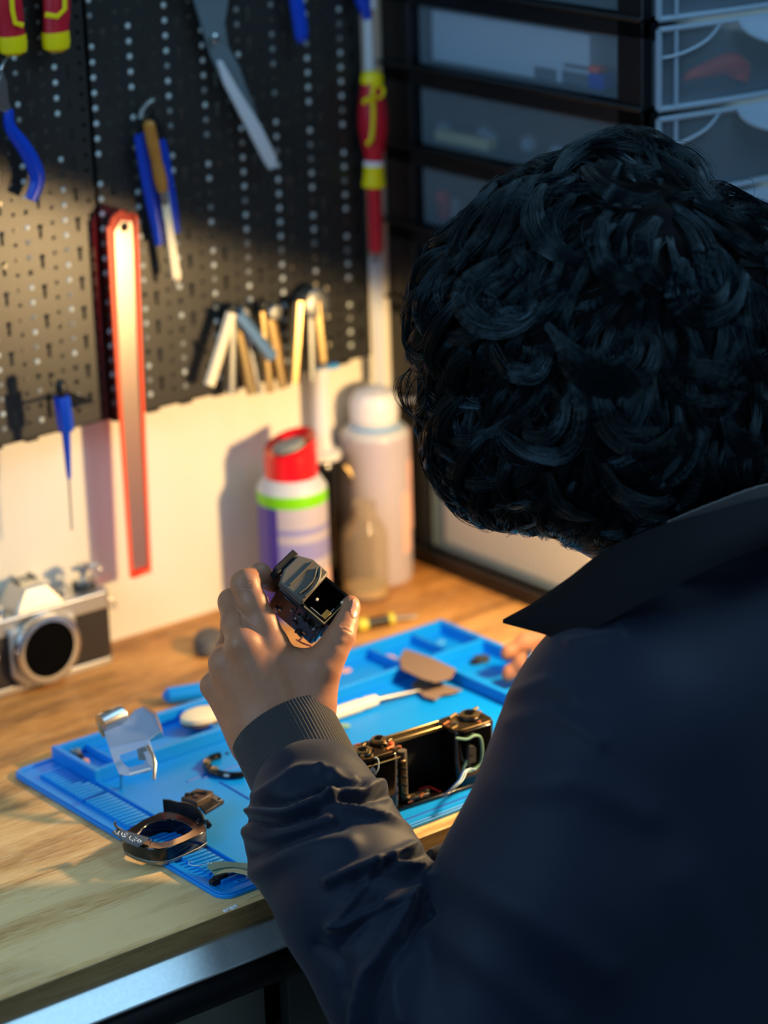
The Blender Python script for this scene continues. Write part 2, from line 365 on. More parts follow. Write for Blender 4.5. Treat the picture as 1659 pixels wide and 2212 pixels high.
# ------------------------------------------------------------------ drawer tower
TX, TY = .0095, -.0015
YT = -.30
for _ in range(1):
    r = ray(1388, 150); YT = (CAM + r*((TX-CAM.x)/r.x)).y
TW, TD = .34, TY-YT
def side_z(px, py): r = ray(px, py); return (CAM + r*((TX-CAM.x)/r.x)).z
tower = empty('drawer_tower', (TX+TW/2, (TY+YT)/2, 0), 'black plastic tower of clear drawers standing at the end of the workbench', 'drawer unit')
b = MB(); rw = .022
for x in (TX+rw/2, TX+TW-rw/2):
    b.box((x, TY-.0205, .38), (rw, .041, .76)); b.box((x, YT+.0155, .38), (rw, .031, .76))
levels = [.018, .166, .265, .3395, .414, .4885, .563, .6375, .712]
for z in levels:
    b.box((TX+TW/2, (TY+YT)/2, z-.003), (TW, TD, .006))
    for x in (TX+.005, TX+TW-.005): b.box((x, (TY+YT)/2, z-.009), (.010, TD, .018))
    b.box((TX-.002, (TY+YT)/2, z-.001), (.006, TD+.004, .004))
b.build('frame', 'tower_black', tower, bevel=.0012)
b = MB(); b.box((TX+TW/2, TY-.003, .36), (TW-.01, .003, .70)); b.build('back_panel', 'tower_black', tower)
for k in range(8):
    z0, z1 = levels[k]+.0015, levels[k+1]-.020
    x0, x1 = TX+.012, TX+TW-.012; y1 = TY-.043; y0 = YT-.012
    b = MB(); t = .0018
    b.box(((x0+x1)/2, (y0+y1)/2, z0), (x1-x0, y1-y0, t)); b.box((x0, (y0+y1)/2, (z0+z1)/2), (t, y1-y0, z1-z0)); b.box((x1, (y0+y1)/2, (z0+z1)/2), (t, y1-y0, z1-z0))
    b.box(((x0+x1)/2, y1, (z0+z1)/2), (x1-x0, t, z1-z0))
    dr = b.build('drawer', 'drawer_clear', tower, bevel=.0005)
    # bowed front
    b = MB(); n = 14; vs = []; fs = []; fx0, fx1 = TX+.007, TX+TW-.007
    def yb(u): return y0-.016*(1-(2*u-1)**2)
    for i in range(n+1):
        u = i/n; x = fx0+(fx1-fx0)*u
        for y in (yb(u), yb(u)+.0022):
            for z in (z0-.003, z1+.012): vs.append((x, y, z))
    for i in range(n):
        a = 4*i; c = a+4
        fs += [(a, c, c+1, a+1), (a+2, a+3, c+3, c+2), (a+1, c+1, c+3, a+3), (a, a+2, c+2, c)]
    fs += [(0, 1, 3, 2), (4*n, 4*n+2, 4*n+3, 4*n+1)]
    b.add(vs, fs); fr = b.build('drawer_front', 'drawer_face', dr)
    b = MB(); zs = (z0-.002, z1+.011)
    for z in zs: b.tube([(fx0+(fx1-fx0)*i/n, yb(i/n)-.0005, z) for i in range(n+1)], .0026, 8)
    for u in (0.0, 1.0): b.tube([(fx0+(fx1-fx0)*u, yb(u), z0-.002), (fx0+(fx1-fx0)*u, yb(u), z1+.011)], .0026, 8)
    b.tube([(fx0+.016, yb(.05)-.001, z0), (fx0+.016, yb(.05)-.001, z1+.01)], .0018, 8)
    # scooped handle lip at the middle
    P = []; m_ = 16; w_ = .085; cx = (fx0+fx1)/2
    for i in range(m_+1):
        a = math.pi*i/m_; x = cx-w_*math.cos(a); P.append((x, yb((x-fx0)/(fx1-fx0))-.004-.012*math.sin(a), z1+.010-.026*math.sin(a)))
    top = [(p[0], yb((p[0]-fx0)/(fx1-fx0))-.003, z1+.012) for p in P]
    b.add(P+top, [(i, i+1, m_+2+i, m_+1+i) for i in range(m_)])
    b.tube(P, .0018, 6)
    cpx = [(fx0+.002, yb(0)-.002, z1-.012), (fx0+.02, yb(.06)-.003, z1-.010), (fx0+.045, yb(.13)-.003, z1-.002), (fx0+.06, yb(.18)-.002, z1+.01)]
    b.tube(smoothpts(cpx, 4), .0013, 6)
    b.build('handle', 'drawer_rim', dr)
def drawer_z(k): return levels[k]+.0035
def sidept(px, py):                                       # point just inside the tower's side, seen through the drawer wall
    r = ray(px, py); return CAM + r*((TX+.035-CAM.x)/r.x)
def inbox(name, k, pts, dx, h, mt, label, cat, bev=.001):
    q0, q1 = sidept(*pts[0]), sidept(*pts[1]); b = MB(); ya, yb_ = max(q0.y, q1.y), min(q0.y, q1.y)
    ya = min(ya, TY-.05); yb_ = max(yb_, YT+.038)
    b.box((TX+.02+dx/2, (ya+yb_)/2, drawer_z(k)+h/2), (dx, ya-yb_, h)); return tag(b.build(name, mt, bevel=bev), label, cat)
inbox('cardboard_box', 5, ((930, 60), (1300, 80)), .035, .046, 'pale_card', 'pale blue box filling the drawer level with the red screwdriver', 'box')
inbox('blue_case', 5, ((1240, 160), (1330, 190)), .014, .013, 'blue_grip', 'small blue case at the front of the high clear drawer', 'box')
o = inbox('red_block', 5, ((1245, 160), (1320, 190)), .012, .006, 'orange_plastic', 'flat orange red piece on top of the blue case in the drawer', 'box')
o.location.z += .0135
inbox('white_packet', 5, ((1180, 160), (1232, 190)), .012, .012, 'white_plastic', 'small white packet beside the blue case in the high drawer', 'packet')
inbox('yellow_strip', 4, ((905, 300), (1080, 340)), .012, .010, 'cream_film', 'long cream yellow strip lying in the second clear drawer down', 'strip')
for i, (px, py) in enumerate(((960, 270), (1030, 290), (1060, 296), (1125, 302), (1205, 325))):
    q = sidept(px, py); b = MB(); r = .008
    b.lathe([(r*.6, 0), (r, .003), (r, .010), (r*.5, .014)], 14, 0, Matrix.Translation((q.x+.01*(i % 2), q.y, drawer_z(4)+.0005)))
    tag(b.build('plastic_cap', 'drawer_rim'), ['white round cap nearest the wall in the second clear drawer', 'pale cap left of the close pair in the second drawer', 'pale cap right of the close pair in the second drawer', 'pale cap standing alone near the middle of the second drawer', 'pale cap nearest the front post in the second drawer'][i], 'cap', 'pale caps in the drawer')
inbox('red_packet', 3, ((925, 440), (985, 460)), .010, .026, 'wire_red', 'dull red packet at the back of the third clear drawer', 'packet')
inbox('grey_carton', 3, ((915, 480), (985, 500)), .020, .018, 'steel_painted', 'pale grey carton lying in the third clear drawer', 'carton')
inbox('white_carton', 2, ((905, 590), (940, 600)), .020, .020, 'steel_painted', 'pale carton at the back of the fourth clear drawer', 'carton')
inbox('lamplit_box', 0, ((930, 1100), (1300, 1200)), .20, .098, 'lamplit_tan', 'large tan box added in the lowest drawer to imitate lamplight on its side', 'box')  # added box; its tan imitates lamplight on the translucent drawer side
# orange hook-shaped handle lying in the front of a drawer
yy = YT+.014
P = [WL(1485, 165, yy), WL(1530, 150, yy), WL(1570, 140, yy), WL(1592, 150, yy), WL(1588, 172, yy)]
b = MB(); b.tube(smoothpts(P, 6), [.004+.0075*min(1, i/14) for i in range(25)], 12); b.tube([P[0], P[0]+Vector((-.004, 0, -.003))], [.004, .002], 10)
tag(b.build('hooked_handle', 'orange_plastic'), 'orange hook-shaped plastic handle lying in a clear drawer front', 'handle')
# ------------------------------------------------------------------ blue repair mat
MX0, MY0, MLX, MLY = -.548, -.4893, .4589, .300
def rounded(x0, y0, x1, y1, r): return rrect(x0, y0, x1, y1, r, 7)
mt_ = empty('repair_mat', (MX0+MLX/2, MY0+MLY/2, 0), 'bright blue silicone repair mat with part trays along its back edge', 'mat')
b = MB(); b.prism(rounded(MX0, MY0, MX0+MLX, MY0+MLY, .013), .0032)
# raised rim
b.frame_prism(rounded(MX0+.0015, MY0+.0015, MX0+MLX-.0015, MY0+MLY-.0015, .012), rounded(MX0+.006, MY0+.006, MX0+MLX-.006, MY0+MLY-.006, .009), .0012, 0, None, .0032)
b.build('mat_base', 'mat_blue', mt_, bevel=.0006)
LS = .040                                                  # width of the ruler strip at the left
b = MB()
for a, c in (((MX0+LS, MY0+.010), (MX0+LS+.004, MY0+.235)),):
    b.box(((a[0]+c[0])/2, (a[1]+c[1])/2, .0042), (c[0]-a[0], c[1]-a[1], .002))
b.box((MX0+LS/2+.004, MY0+.0125, .0036), (LS*.55, .0015, .001))
n = 46
for i in range(n):
    y = MY0+.020+i*.0056
    b.box((MX0+.0235, y, .0047), (.022, .0027, .0034))
b.cyl((MX0+.024, MY0+.0155, .003), (MX0+.024, MY0+.0155, .0040), .002, n=14)
b.build('ruler_ribs', 'mat_blue', mt_, bevel=.0005)
b = MB()
for (p, q) in (((475, 1697), (540, 1735)), ((405, 1697), (465, 1672)), ((440, 1690), (520, 1660))):
    p, q = D(*p), D(*q); p.z = q.z = .00325; b.tube([p, q], .0009, 6)
b.tube([(MX0+LS+.010, MY0+.012, .0033), (MX0+MLX-.075, MY0+.012, .0033)], .0009, 6)
b.build('groove_lines', 'mat_groove', mt_)
# trays
TH = .0125
ty0 = D(192, 1708).y; ty1 = MY0+MLY-.004; tx0 = MX0+LS-.002; tx1 = MX0+MLX-.004
b = MB(); wt = .0055
def wallbar(x0, y0, x1, y1, h=TH): b.box(((x0+x1)/2, (y0+y1)/2, .003+h/2), (abs(x1-x0), abs(y1-y0), h))
wallbar(tx0+.001, ty1-wt, tx1-.001, ty1-.0004, TH-.0003); wallbar(tx0+.001, ty0+.0004, tx1-.001, ty0+wt, TH-.0003); wallbar(tx0, ty0, tx0+wt, ty1); wallbar(tx1-wt, MY0+.03, tx1, ty1)
tl = tx1-.070
wallbar(tl, MY0+.03, tl+wt, ty0+.002, TH-.0005); wallbar(tl+.001, MY0+.0304, tx1-.001, MY0+.03+wt, TH-.0007)
for x in (tx0+.030, tx0+.125, tx0+.210, tl-.02, tl+.03): wallbar(x, ty0+.002, x+.003, ty1-.002, TH*.55 if x < tx0+.1 else TH*.8)
wallbar(tl+.002, MY0+.11, tx1-.002, MY0+.113, TH-.001)
b.build('part_trays', 'mat_blue', mt_, bevel=.0011, seg=3)
# ------------------------------------------------------------------ tools on the wall
def wall_T(px, py, y): q = WL(px, py, y); return frame((1, 0, 0), (0, 0, 1), (0, -1, 0), q)   # local x = right, y = up, z = towards the room
def wpts(P, y): return [WL(px, py, y) for px, py in P]
def hook(px, py, mt='black_plastic', y0=-.0195, L=.02):
    q = WL(px, py, y0); b = MB(); b.tube([q, q+Vector((0, -L, 0)), q+Vector((0, -L-.003, .005))], .0016, 8); return b
def w2(P, y):   # outline in pixels -> local 2-d outline relative to the first point, with its frame
    Q = wpts(P, y); o = Q[0]; return [(q.x-o.x, q.z-o.z) for q in Q], frame((1, 0, 0), (0, 0, 1), (0, -1, 0), o)
def slab(b, P, y, h, mi=0): poly, T = w2(P, y); b.prism(poly, h, mi, T)
def flatgrip(b, P, w, y, h, mi=0, n=12):            # curved grip of varying width along pixel path, rounded
    b.tube(smoothpts(wpts(P, y), 6), [x for x in np.interp(np.linspace(0, 1, 6*(len(P)-1)+1), np.linspace(0, 1, len(w)), w)], n, mi, flat=h, hint=(0, 1, 0))
# red and yellow insulated pliers, jaws above the frame
c = WL(78, -40, -.032)
pl = empty('pliers', c, 'red insulated pliers with yellow ends hanging jaws up at the upper left', 'pliers', 'insulated hand tools')
for P, t in ((((5, -90), (10, -40), (18, 10), (24, 60), (28, 100)), 0), (((108, -90), (118, -40), (122, 10), (121, 60), (121, 92)), 1)):
    b = MB(); flatgrip(b, P, [.008, .0115, .0122, .0115, .0115], -.034, .75)
    g = b.build('grip', 'red_grip', pl)
    e = P[-1]; b = MB(); q0, q1, q2 = WL(e[0]-2, e[1]-24, -.034), WL(e[0], e[1], -.034), WL(e[0]+1, e[1]+20, -.034)
    b.tube([q0, q1, q1*.4+q2*.6, q2], [.0123, .0124, .0115, .006], 16, flat=.8, hint=(0, 1, 0)); b.build('grip_end', 'yellow_grip', g)
    b = MB(); yf = -.0445
    S = ((22, -60), (27, 22), (33, 50), (50, 55)) if t == 0 else ((140, -60), (140, 20), (124, 36), (98, 32))
    b.tube(wpts(S, yf), .0022, 8, flat=.5, hint=(0, 1, 0)); b.build('grip_stripe', 'yellow_grip', g)
b = MB(); slab(b, ((20, -90), (100, -90), (92, -190), (66, -290), (48, -290), (28, -190)), -.030, .010); b.build('jaws', 'steel_dull', pl, bevel=.001)
# blue-handled pliers at the left edge
c = WL(20, 200, -.03)
bp = empty('pliers', c, 'steel pliers with one curved blue handle at the left edge', 'pliers')
b = MB(); flatgrip(b, ((18, 236), (22, 275), (52, 318), (74, 360), (80, 392), (66, 432)), [.0045, .005, .0062, .0068, .007, .0064, .0055], -.034, .8); b.build('handle', 'blue_grip', bp)
b = MB(); flatgrip(b, ((-14, 236), (-22, 275), (-50, 320), (-70, 370), (-64, 432)), [.0045, .0055, .0066, .007, .0055], -.034, .8); b.build('handle', 'blue_grip', bp)
b = MB(); slab(b, ((8, 240), (16, 236), (10, 215), (6, 175), (-4, 150), (-14, 175), (-18, 236)), -.030, .007); b.tube(wpts(((2, 152), (10, 132), (22, 118)), -.034), .0012, 8); b.build('jaws', 'steel', bp, bevel=.0006)
# big grey scissors
c = WL(465, 85, -.03)
sx = empty('scissors', c, 'large grey scissors hanging point down in the middle of the pegboard', 'scissors')
b = MB(); slab(b, ((412, -12), (428, 40), (440, 80), (452, 120), (466, 150), (560, 330), (566, 340), (560, 300), (548, 240), (528, 190), (510, 140), (488, 100), (480, 50), (490, -12)), -.030, .004)
b.build('blade', 'scissor_grey', sx, bevel=.0006)
b = MB(); slab(b, ((466, 132), (476, 130), (510, 190), (560, 270), (594, 340), (592, 360), (580, 366), (568, 348), (520, 255), (480, 178)), -.0345, .003)
b.build('blade', 'steel_painted', sx, bevel=.0006)
b = MB(); q = WL(465, 84, -.038); T = frame((1, 0, 0), (0, 0, 1), (0, -1, 0), q); b.lathe([(.0042, -.004), (.0042, .0006), (.003, .0016)], 18, 0, T); b.build('pivot', 'steel', sx)
for sgn, P in ((-1, ((415, -20), (385, -110), (395, -190), (440, -190), (455, -110), (440, -20))), (1, ((470, -20), (480, -110), (520, -190), (565, -170), (550, -80), (495, -20)))):
    b = MB(); b.tube(smoothpts(wpts(P, -.034), 6), .0055, 10, flat=.8, hint=(0, 1, 0)); b.build('finger_loop', 'scissor_grey', sx)
# blue handle in the middle of the top edge
c = WL(640, 20, -.03)
o = empty('pliers', c, 'blue-handled tool whose grip ends right of the grey scissors', 'pliers')
b = MB(); flatgrip(b, ((632, -120), (634, -60), (640, 0), (648, 50), (651, 78), (652, 92)), [.005, .006, .0068, .007, .0066, .0035], -.034, .8); b.build('handle', 'blue_grip', o)
b = MB(); flatgrip(b, ((668, -200), (690, -140), (694, -90), (690, -40)), [.0045, .006, .0066, .004], -.034, .8); b.build('handle', 'blue_grip', o)
b = MB(); slab(b, ((624, -110), (675, -190), (670, -290), (655, -330), (640, -290), (622, -190)), -.030, .008); b.build('jaws', 'steel_dull', o, bevel=.0008)
# blue screwdriver top right of the board, its shaft hanging down
c = WL(790, 40, -.03)
o = empty('screwdriver', c, 'blue-handled screwdriver with a grey shaft above the red and yellow one', 'screwdriver')
b = MB(); b.tube(wpts(((770, -150), (772, -100), (776, -50), (784, 0), (792, 30), (795, 46)), -.036), [.006, .0085, .009, .0075, .005, .0038], 16); b.build('handle', 'blue_grip', o)
b = MB(); b.tube(wpts(((795, 40), (799, 165)), -.036), [.0046, .0050], 14); b.build('shaft', 'steel_painted', o)
b = MB(); b.tube(wpts(((803, -20), (805, 18)), -.040), [.0042, .0036], 12); b.build('label_band', 'steel_painted', o)
# red and yellow insulated screwdriver
c = WL(806, 260, -.03)
o = empty('screwdriver', c, 'red and yellow insulated screwdriver hanging beside the drawer tower', 'screwdriver', 'insulated hand tools')
Y_ = -.040
def wlathe(b, A, B, prof, n=22, mi=0, y=Y_):
    p0, p1 = WL(*A, y), WL(*B, y); L = (p1-p0).length; b.lathe([(r, t*L, *k) for r, t, *k in prof], n, mi, axis_frame(p0, p1, (0, 1, 0)))
b = MB(); wlathe(b, (803, 176), (808, 348), [(.0096, 0), (.0104, .06), (.0108, .12), (.0132, .34), (.0138, .48), (.0132, .62), (.0108, .80), (.0088, .93), (.0088, 1)]); h = b.build('handle', 'red_grip', o)
b = MB(); wlathe(b, (803, 152), (803.5, 180), [(.004, 0), (.0085, .15), (.0104, .5), (.0104, .95), (.0098, 1)]); b.build('end_cap', 'yellow_grip', h)
b = MB(); wlathe(b, (807.5, 346), (807.6, 357), [(.0086, 0), (.0096, .3), (.0096, 1)]); b.build('white_collar', 'white_plastic', h)
b = MB(); wlathe(b, (807.6, 356), (808, 404), [(.0096, 0), (.0094, .1), (.0098, .5), (.0112, .85), (.0110, .96), (.0090, 1)]); b.build('collar', 'yellow_grip', h)
b = MB(); S = ((784, 222), (798, 214), (806, 228), (806, 262), (802, 300), (792, 312))
b.tube(smoothpts([WL(x, y, Y_-.0118) for x, y in S], 5), .0026, 8, flat=.55, hint=(0, 1, 0))
q = WL(816, 198, Y_-.0098); b.tube([q+Vector((.006*math.cos(a), .0, .006*math.sin(a))) for a in np.linspace(0, 6.283, 20)[:-1]], .0022, 8, closed=True); b.build('yellow_pattern', 'yellow_grip', h)
b = MB(); wlathe(b, (808, 402), (813, 545), [(.0068, 0), (.0068, .93), (.0050, 1)]); b.build('insulated_shaft', 'red_grip', o)
b = MB(); wlathe(b, (813, 543), (814, 562), [(.0036, 0), (.0034, 1)]); b.build('shaft_tip', 'steel_dull', o)
# long steel bar hanging below it past the edge of the board
o = empty('steel_ruler', WL(812, 690, -.03), 'narrow steel bar hanging at the right edge of the pegboard', 'ruler')
b = MB(); slab(b, ((796, 556), (822, 552), (830, 830), (812, 834)), -.026, .0022); b.build('blade', 'steel_painted', o, bevel=.0004)
b = MB(); q = WL(810, 562, -.0285); T = frame((1, 0, 0), (0, 0, 1), (0, -1, 0), q); b.lathe([(.0026, -.001), (.0026, .0006)], 14, 0, T); b.build('hang_hole', 'black_matte', o)
# blue snips and wooden-handled scraper
o = empty('pliers', WL(335, 400, -.03), 'pair of blue-handled pliers hanging behind the wooden-handled tool', 'pliers')
b = MB(); flatgrip(b, ((301, 292), (309, 330), (322, 400), (336, 470), (346, 526)), [.0052, .0062, .0066, .0064, .0052], -.032, .8); b.build('handle', 'blue_grip', o)
b = MB(); flatgrip(b, ((346, 300), (354, 340), (364, 400), (374, 460), (380, 502)), [.0042, .005, .0052, .005, .004], -.028, .8); b.build('handle', 'blue_grip', o)
b = MB(); slab(b, ((300, 300), (350, 300), (346, 272), (334, 258), (330, 236), (322, 258), (306, 272)), -.026, .005); b.build('jaws', 'black_plastic', o, bevel=.0008)
b = MB(); b.tube(smoothpts(wpts(((304, 256), (308, 238), (318, 224), (330, 216)), -.034), 5), .0022, 8); b.build('hanging_hook', 'steel_dull', o)
o = empty('scraper', WL(345, 430, -.04), 'slim scraper with an orange wooden handle and a brass blade', 'scraper')
b = MB(); wlathe(b, (320, 262), (352, 412), [(.003, 0), (.0050, .04), (.0054, .3), (.0050, .52), (.0045, .56), (.0052, .62), (.0058, .85), (.0046, 1)], y=-.042); b.build('handle', 'wood_handle', o)
b = MB(); slab(b, ((344, 410), (360, 410), (388, 596), (386, 606), (372, 606)), -.0405, .0024); b.build('blade', 'ivory_plastic', o, bevel=.0004)
b = MB(); wlathe(b, (351, 406), (356, 440), [(.0040, 0), (.0034, 1)], y=-.0425); b.build('ferrule', 'steel_dull', o)
b = MB(); wlathe(b, (378, 600), (381, 622), [(.0026, 0), (.0018, 1)], y=-.0415); b.build('tip', 'steel_dull', o)
# steel ruler in a red sleeve
o = empty('sheathed_ruler', WL(280, 850, -.03), 'steel ruler in a translucent red sleeve hanging over the wall', 'ruler')
def W(p): return WL(p[0], p[1], -.0405)
b = MB(); slab(b, ((246, 500), (262, 476), (284, 478), (286, 520), (296, 800), (318, 1222), (286, 1232), (258, 800)), -.036, .0010); b.build('blade', 'ruler_face', o)
b = MB(); slab(b, ((231, 492), (236, 472), (250, 456), (268, 452), (274, 462), (278, 458), (294, 462), (297, 520), (308, 800), (326, 1236), (284, 1250), (250, 800), (238, 560)), -.0345, .0012)
b.build('sleeve', 'red_sleeve', o, bevel=.0003)
b = MB(); b.tube(wpts(((237, 492), (243, 470), (262, 457)), -.0375), .0016, 8); b.tube(wpts(((262, 457), (262, 457.5)), -.0375), .0016, 8)
b.tube(wpts(((234, 490), (243, 640), (254, 800), (284, 1246), (324, 1233)), -.0375), .0021, 8, flat=.6, hint=(0, 1, 0)); b.tube(wpts(((324, 1233), (305, 800), (294, 466)), -.0375), .0017, 8, flat=.6, hint=(0, 1, 0)); b.build('sleeve_rim', 'orange_plastic', o)
b = MB(); q = WL(268, 490, -.0365); T = frame((1, 0, 0), (0, 0, 1), (0, -1, 0), q); b.lathe([(.0042, -.001), (.0042, .0008)], 16, 0, T); b.build('hang_hole', 'black_matte', o)
# precision screwdriver with blue handle
o = empty('precision_screwdriver', WL(142, 900, -.05), 'small blue precision screwdriver hanging below the left pegboard panel', 'screwdriver')
b = MB(); wlathe(b, (130, 822), (134, 858), [(.003, 0), (.0046, .2), (.0046, .7), (.0030, 1)], y=-.060); b.build('swivel_cap', 'black_plastic', o)
b = MB(); wlathe(b, (133, 856), (143, 930), [(.0066, 0), (.0074, .06), (.0074, .85), (.0062, 1)], n=8, y=-.060); b.build('handle', 'blue_grip', o)
b = MB(); wlathe(b, (142, 926), (149, 1034), [(.0040, 0), (.0034, .3), (.0022, .9), (.0016, 1)], y=-.060); b.build('grip_taper', 'blue_grip', o)
b = MB(); wlathe(b, (148.5, 1030), (155, 1145), [(.0010, 0), (.0008, 1)], y=-.060); b.build('shaft', 'steel_dull', o)
b = MB(); q0 = WL(126, 870, -.02); q1 = Vector((q0.x, -.066, q0.z+.004)); 
b.box(((q0.x+q1.x)/2, -.043, q0.z+.008), (.020, .046, .0025)); b.box((q0.x, -.0215, q0.z), (.020, .003, .022)); tag(b.build('tool_holder', 'black_plastic', bevel=.0005), 'small black clip holding the precision screwdriver on the left pegboard', 'holder')
# folding hex key sets
def keyset(label, hub, arms, r=.0075, blued=True):
    o = empty('hex_key_set', WL(*hub, -.04), label, 'hex keys', 'hex keys hanging near the bottom of the pegboard')
    b = MB(); q = WL(*hub, -.026); T = frame((1, 0, 0), (0, 0, 1), (0, -1, 0), q); b.lathe([(r*.9, 0), (r, .002), (r, .016), (r*.8, .018), (r*.35, .0185)], 20, 0, T); b.build('hub', 'steel_dull', o)
    for k, (A, B, w_, mt, yy) in enumerate(arms):
        b = MB(); q0, q1 = WL(*A, yy), WL(*B, yy); b.tube([q0, q0*.5+q1*.5, q1], w_, 8, flat=.8, hint=(0, 1, 0)); b.build('key', mt, o)
    b = MB(); b.tube([WL(hub[0], hub[1]-6, -.0195), WL(hub[0], hub[1]-6, -.044)], .0018, 8); b.build('hanging_peg', 'gold_dull', o)
keyset('fan of hex keys spread widest, nearest the red ruler', (503, 674), [((500, 676), (452, 832), .0056, 'ivory_plastic', -.042), ((503, 690), (500, 850), .0050, 'steel_dull', -.036), ((508, 680), (545, 848), .0062, 'gold_dull', -.032), ((514, 676), (588, 770), .0060, 'sky_metal', -.044), ((522, 700), (560, 850), .0036, 'steel_painted', -.028)])
keyset('narrow bunch of hex keys in the middle of the three', (572, 668), [((566, 672), (584, 846), .0046, 'gold_dull', -.040), ((580, 672), (612, 836), .0056, 'gold_dull', -.034), ((588, 680), (622, 832), .0032, 'steel_dull', -.030)])
keyset('thick pair of steel arms on a round hub, rightmost of the three bunches', (664, 650), [((648, 650), (636, 826), .0062, 'gold_dull', -.042), ((670, 650), (674, 820), .0045, 'steel_dull', -.038), ((684, 650), (698, 780), .0062, 'gold_dull', -.040)], r=.0150)
# white tube pinned to the wall, with a thin grey strip beside it
# ------------------------------------------------------------------ things on the worktop
def lathed(name, P0, up, prof, mats, parent=None, n=32):
    b = MB(); b.lathe(prof, n, 0, axis_frame(P0, P0+up)); return b.build(name, mats, parent)
ZU = Vector((0, 0, 1))
MZ = .0033                                                  # top of the mat's floor
# spray can with a red cap
c = Vector((-.156, -.058, 0)); R_ = .0325
can = empty('spray_can', c, 'spray can with a bright red cap and a green band', 'spray can')
b = MB(); b.lathe([(R_*.97, 0, 0), (R_, .003, 0), (R_, .030, 0), (R_, .048, 5), (R_, .060, 0), (R_, .072, 3), (R_, .078, 3), (R_, .086, 0), (R_, .092, 3), (R_, .0965, 0), (R_, .112, 0), (R_, .1235, 2), (R_*.98, .1255, 4), (R_*.80, .1345, 4), (R_*.72, .1365, 4)], 40, 0, Matrix.Translation(c))
o = b.build('can_body', ['can_white', 'can_purple', 'can_green', 'can_stripe', 'steel_painted', 'can_pink'], can)
for p in o.data.polygons:                                   # the purple side panel of the print
    a = math.atan2(p.center.y-c.y, p.center.x-c.x)
    if p.center.z < .110 and (a < -2.72 or a > 2.4) and p.normal.z < .5: p.material_index = 1
b = MB(); b.lathe([(.0245, .1345), (.0245, .152), (.0238, .158)], 36, 0, Matrix.Translation(c))
cap_f = frame((.80, -.60, 0), (.60, .80, 0), (0, 0, 1), c)  # slanted crest of the cap: local x runs to the right
vs = []; n = 36
for r, zf in ((.0238, 1), (.017, .8), (.010, .3)):
    for i in range(n):
        a = 2*math.pi*i/n; x, y = r*math.cos(a), r*math.sin(a); vs.append((x, y, .158+zf*(.009+.007*x/.0238+.005*y/.0238) if r > .02 else .1625+.004*x/.0238+.003*y/.0238))
base = [(.0238*math.cos(2*math.pi*i/n), .0238*math.sin(2*math.pi*i/n), .157) for i in range(n)]
fs = [(i, (i+1) % n, n+(i+1) % n, n+i) for i in range(n)]+[(n+i, n+(i+1) % n, 2*n+(i+1) % n, 2*n+i) for i in range(n)]+[(2*n+i, 2*n+(i+1) % n, 3*n+(i+1) % n, 3*n+i) for i in range(n)]+[tuple(3*n+i for i in range(n))]
b.add(base+vs, fs, 0, cap_f); cp = b.build('cap', 'can_red', can)
b = MB(); T = frame((.97*.80, -.60*.97, .25), (.60, .80, 0), (-.2, .15, .97), c+Vector((-.006, -.006, .1665))); b.lathe([(.0150, -.004), (.0155, .0015), (.013, .0035), (.004, .0040)], 26, 0, T, 1, .80); b.build('spray_button', 'grey_button', cp)
# big white can
c = Vector((-.040, -.036, 0)); R_ = .0325
o2 = empty('aerosol_can', c, 'tall white can with a dome cap and blue neck ring, nearest the drawer tower', 'spray can')
b = MB(); b.lathe([(R_*.97, 0), (R_, .003), (R_, .142), (R_, .146, 0), (R_*.92, .150, 1), (R_*.78, .153, 1)], 40, 0, Matrix.Translation(c)); b.build('can_body', ['can_white', 'steel_painted'], o2)
b = MB(); b.lathe([(.0245, .151, 0), (.0245, .1555, 0), (.0225, .156, 1), (.0225, .161, 1)], 36, 0, Matrix.Translation(c)); b.build('neck_ring', ['sky_blue', 'steel_painted'], o2)
b = MB(); b.lathe([(.0225, .160), (.0232, .163), (.0228, .177), (.019, .1855), (.011, .190), (.003, .191)], 36, 0, Matrix.Translation(c)); cp = b.build('cap', 'white_plastic', o2)
b = MB(); b.cyl(c+Vector((.016, -.012, .1755)), c+Vector((.034, -.026, .1765)), .003, .0026, 14); b.lathe([(.001, 0), (.0042, .001), (.0042, .006), (.001, .0075)], 14, 0, axis_frame(c+Vector((.033, -.025, .1765)), c+Vector((.04, -.03, .1765)))); b.build('nozzle', 'steel', cp)
b = MB(); 
for a0, z0, z1 in ((-.95, .05, .12), (-1.25, .03, .09), (-.7, .10, .15)):
    q = c+Vector((R_*1.003*math.cos(a0), R_*1.003*math.sin(a0), 0)); t_ = Vector((-math.sin(a0), math.cos(a0), 0)); b.box((0, 0, 0), (.012, .0005, z1-z0), 0, frame(t_, (math.cos(a0), math.sin(a0), 0), (0, 0, 1), q+Vector((0, 0, (z0+z1)/2))))
b.build('label_marks', 'can_pink', o2)
# clear bottle in front of the white can
c = Vector((-.086, -.074, 0))
o3 = empty('glass_bottle', c, 'clear bottle with a cloudy brown base standing before the tall white can', 'bottle')
Rb = .0225
b = MB(); b.lathe([(Rb*.9, .0), (Rb, .003), (Rb, .062), (Rb*.9, .072), (Rb*.52, .084), (Rb*.5, .096), (Rb*.46, .096), (Rb*.46, .084), (Rb*.84, .071), (Rb*.93, .062), (Rb*.93, .006), (Rb*.6, .004)], 36, 0, Matrix.Translation(c)); b.build('bottle_body', 'glass_bottle', o3)
b = MB(); b.lathe([(Rb*.6, .0045), (Rb*.90, .006), (Rb*.90, .013), (Rb*.4, .0132)], 30, 0, Matrix.Translation(c)); b.build('residue', 'gold_film', o3)
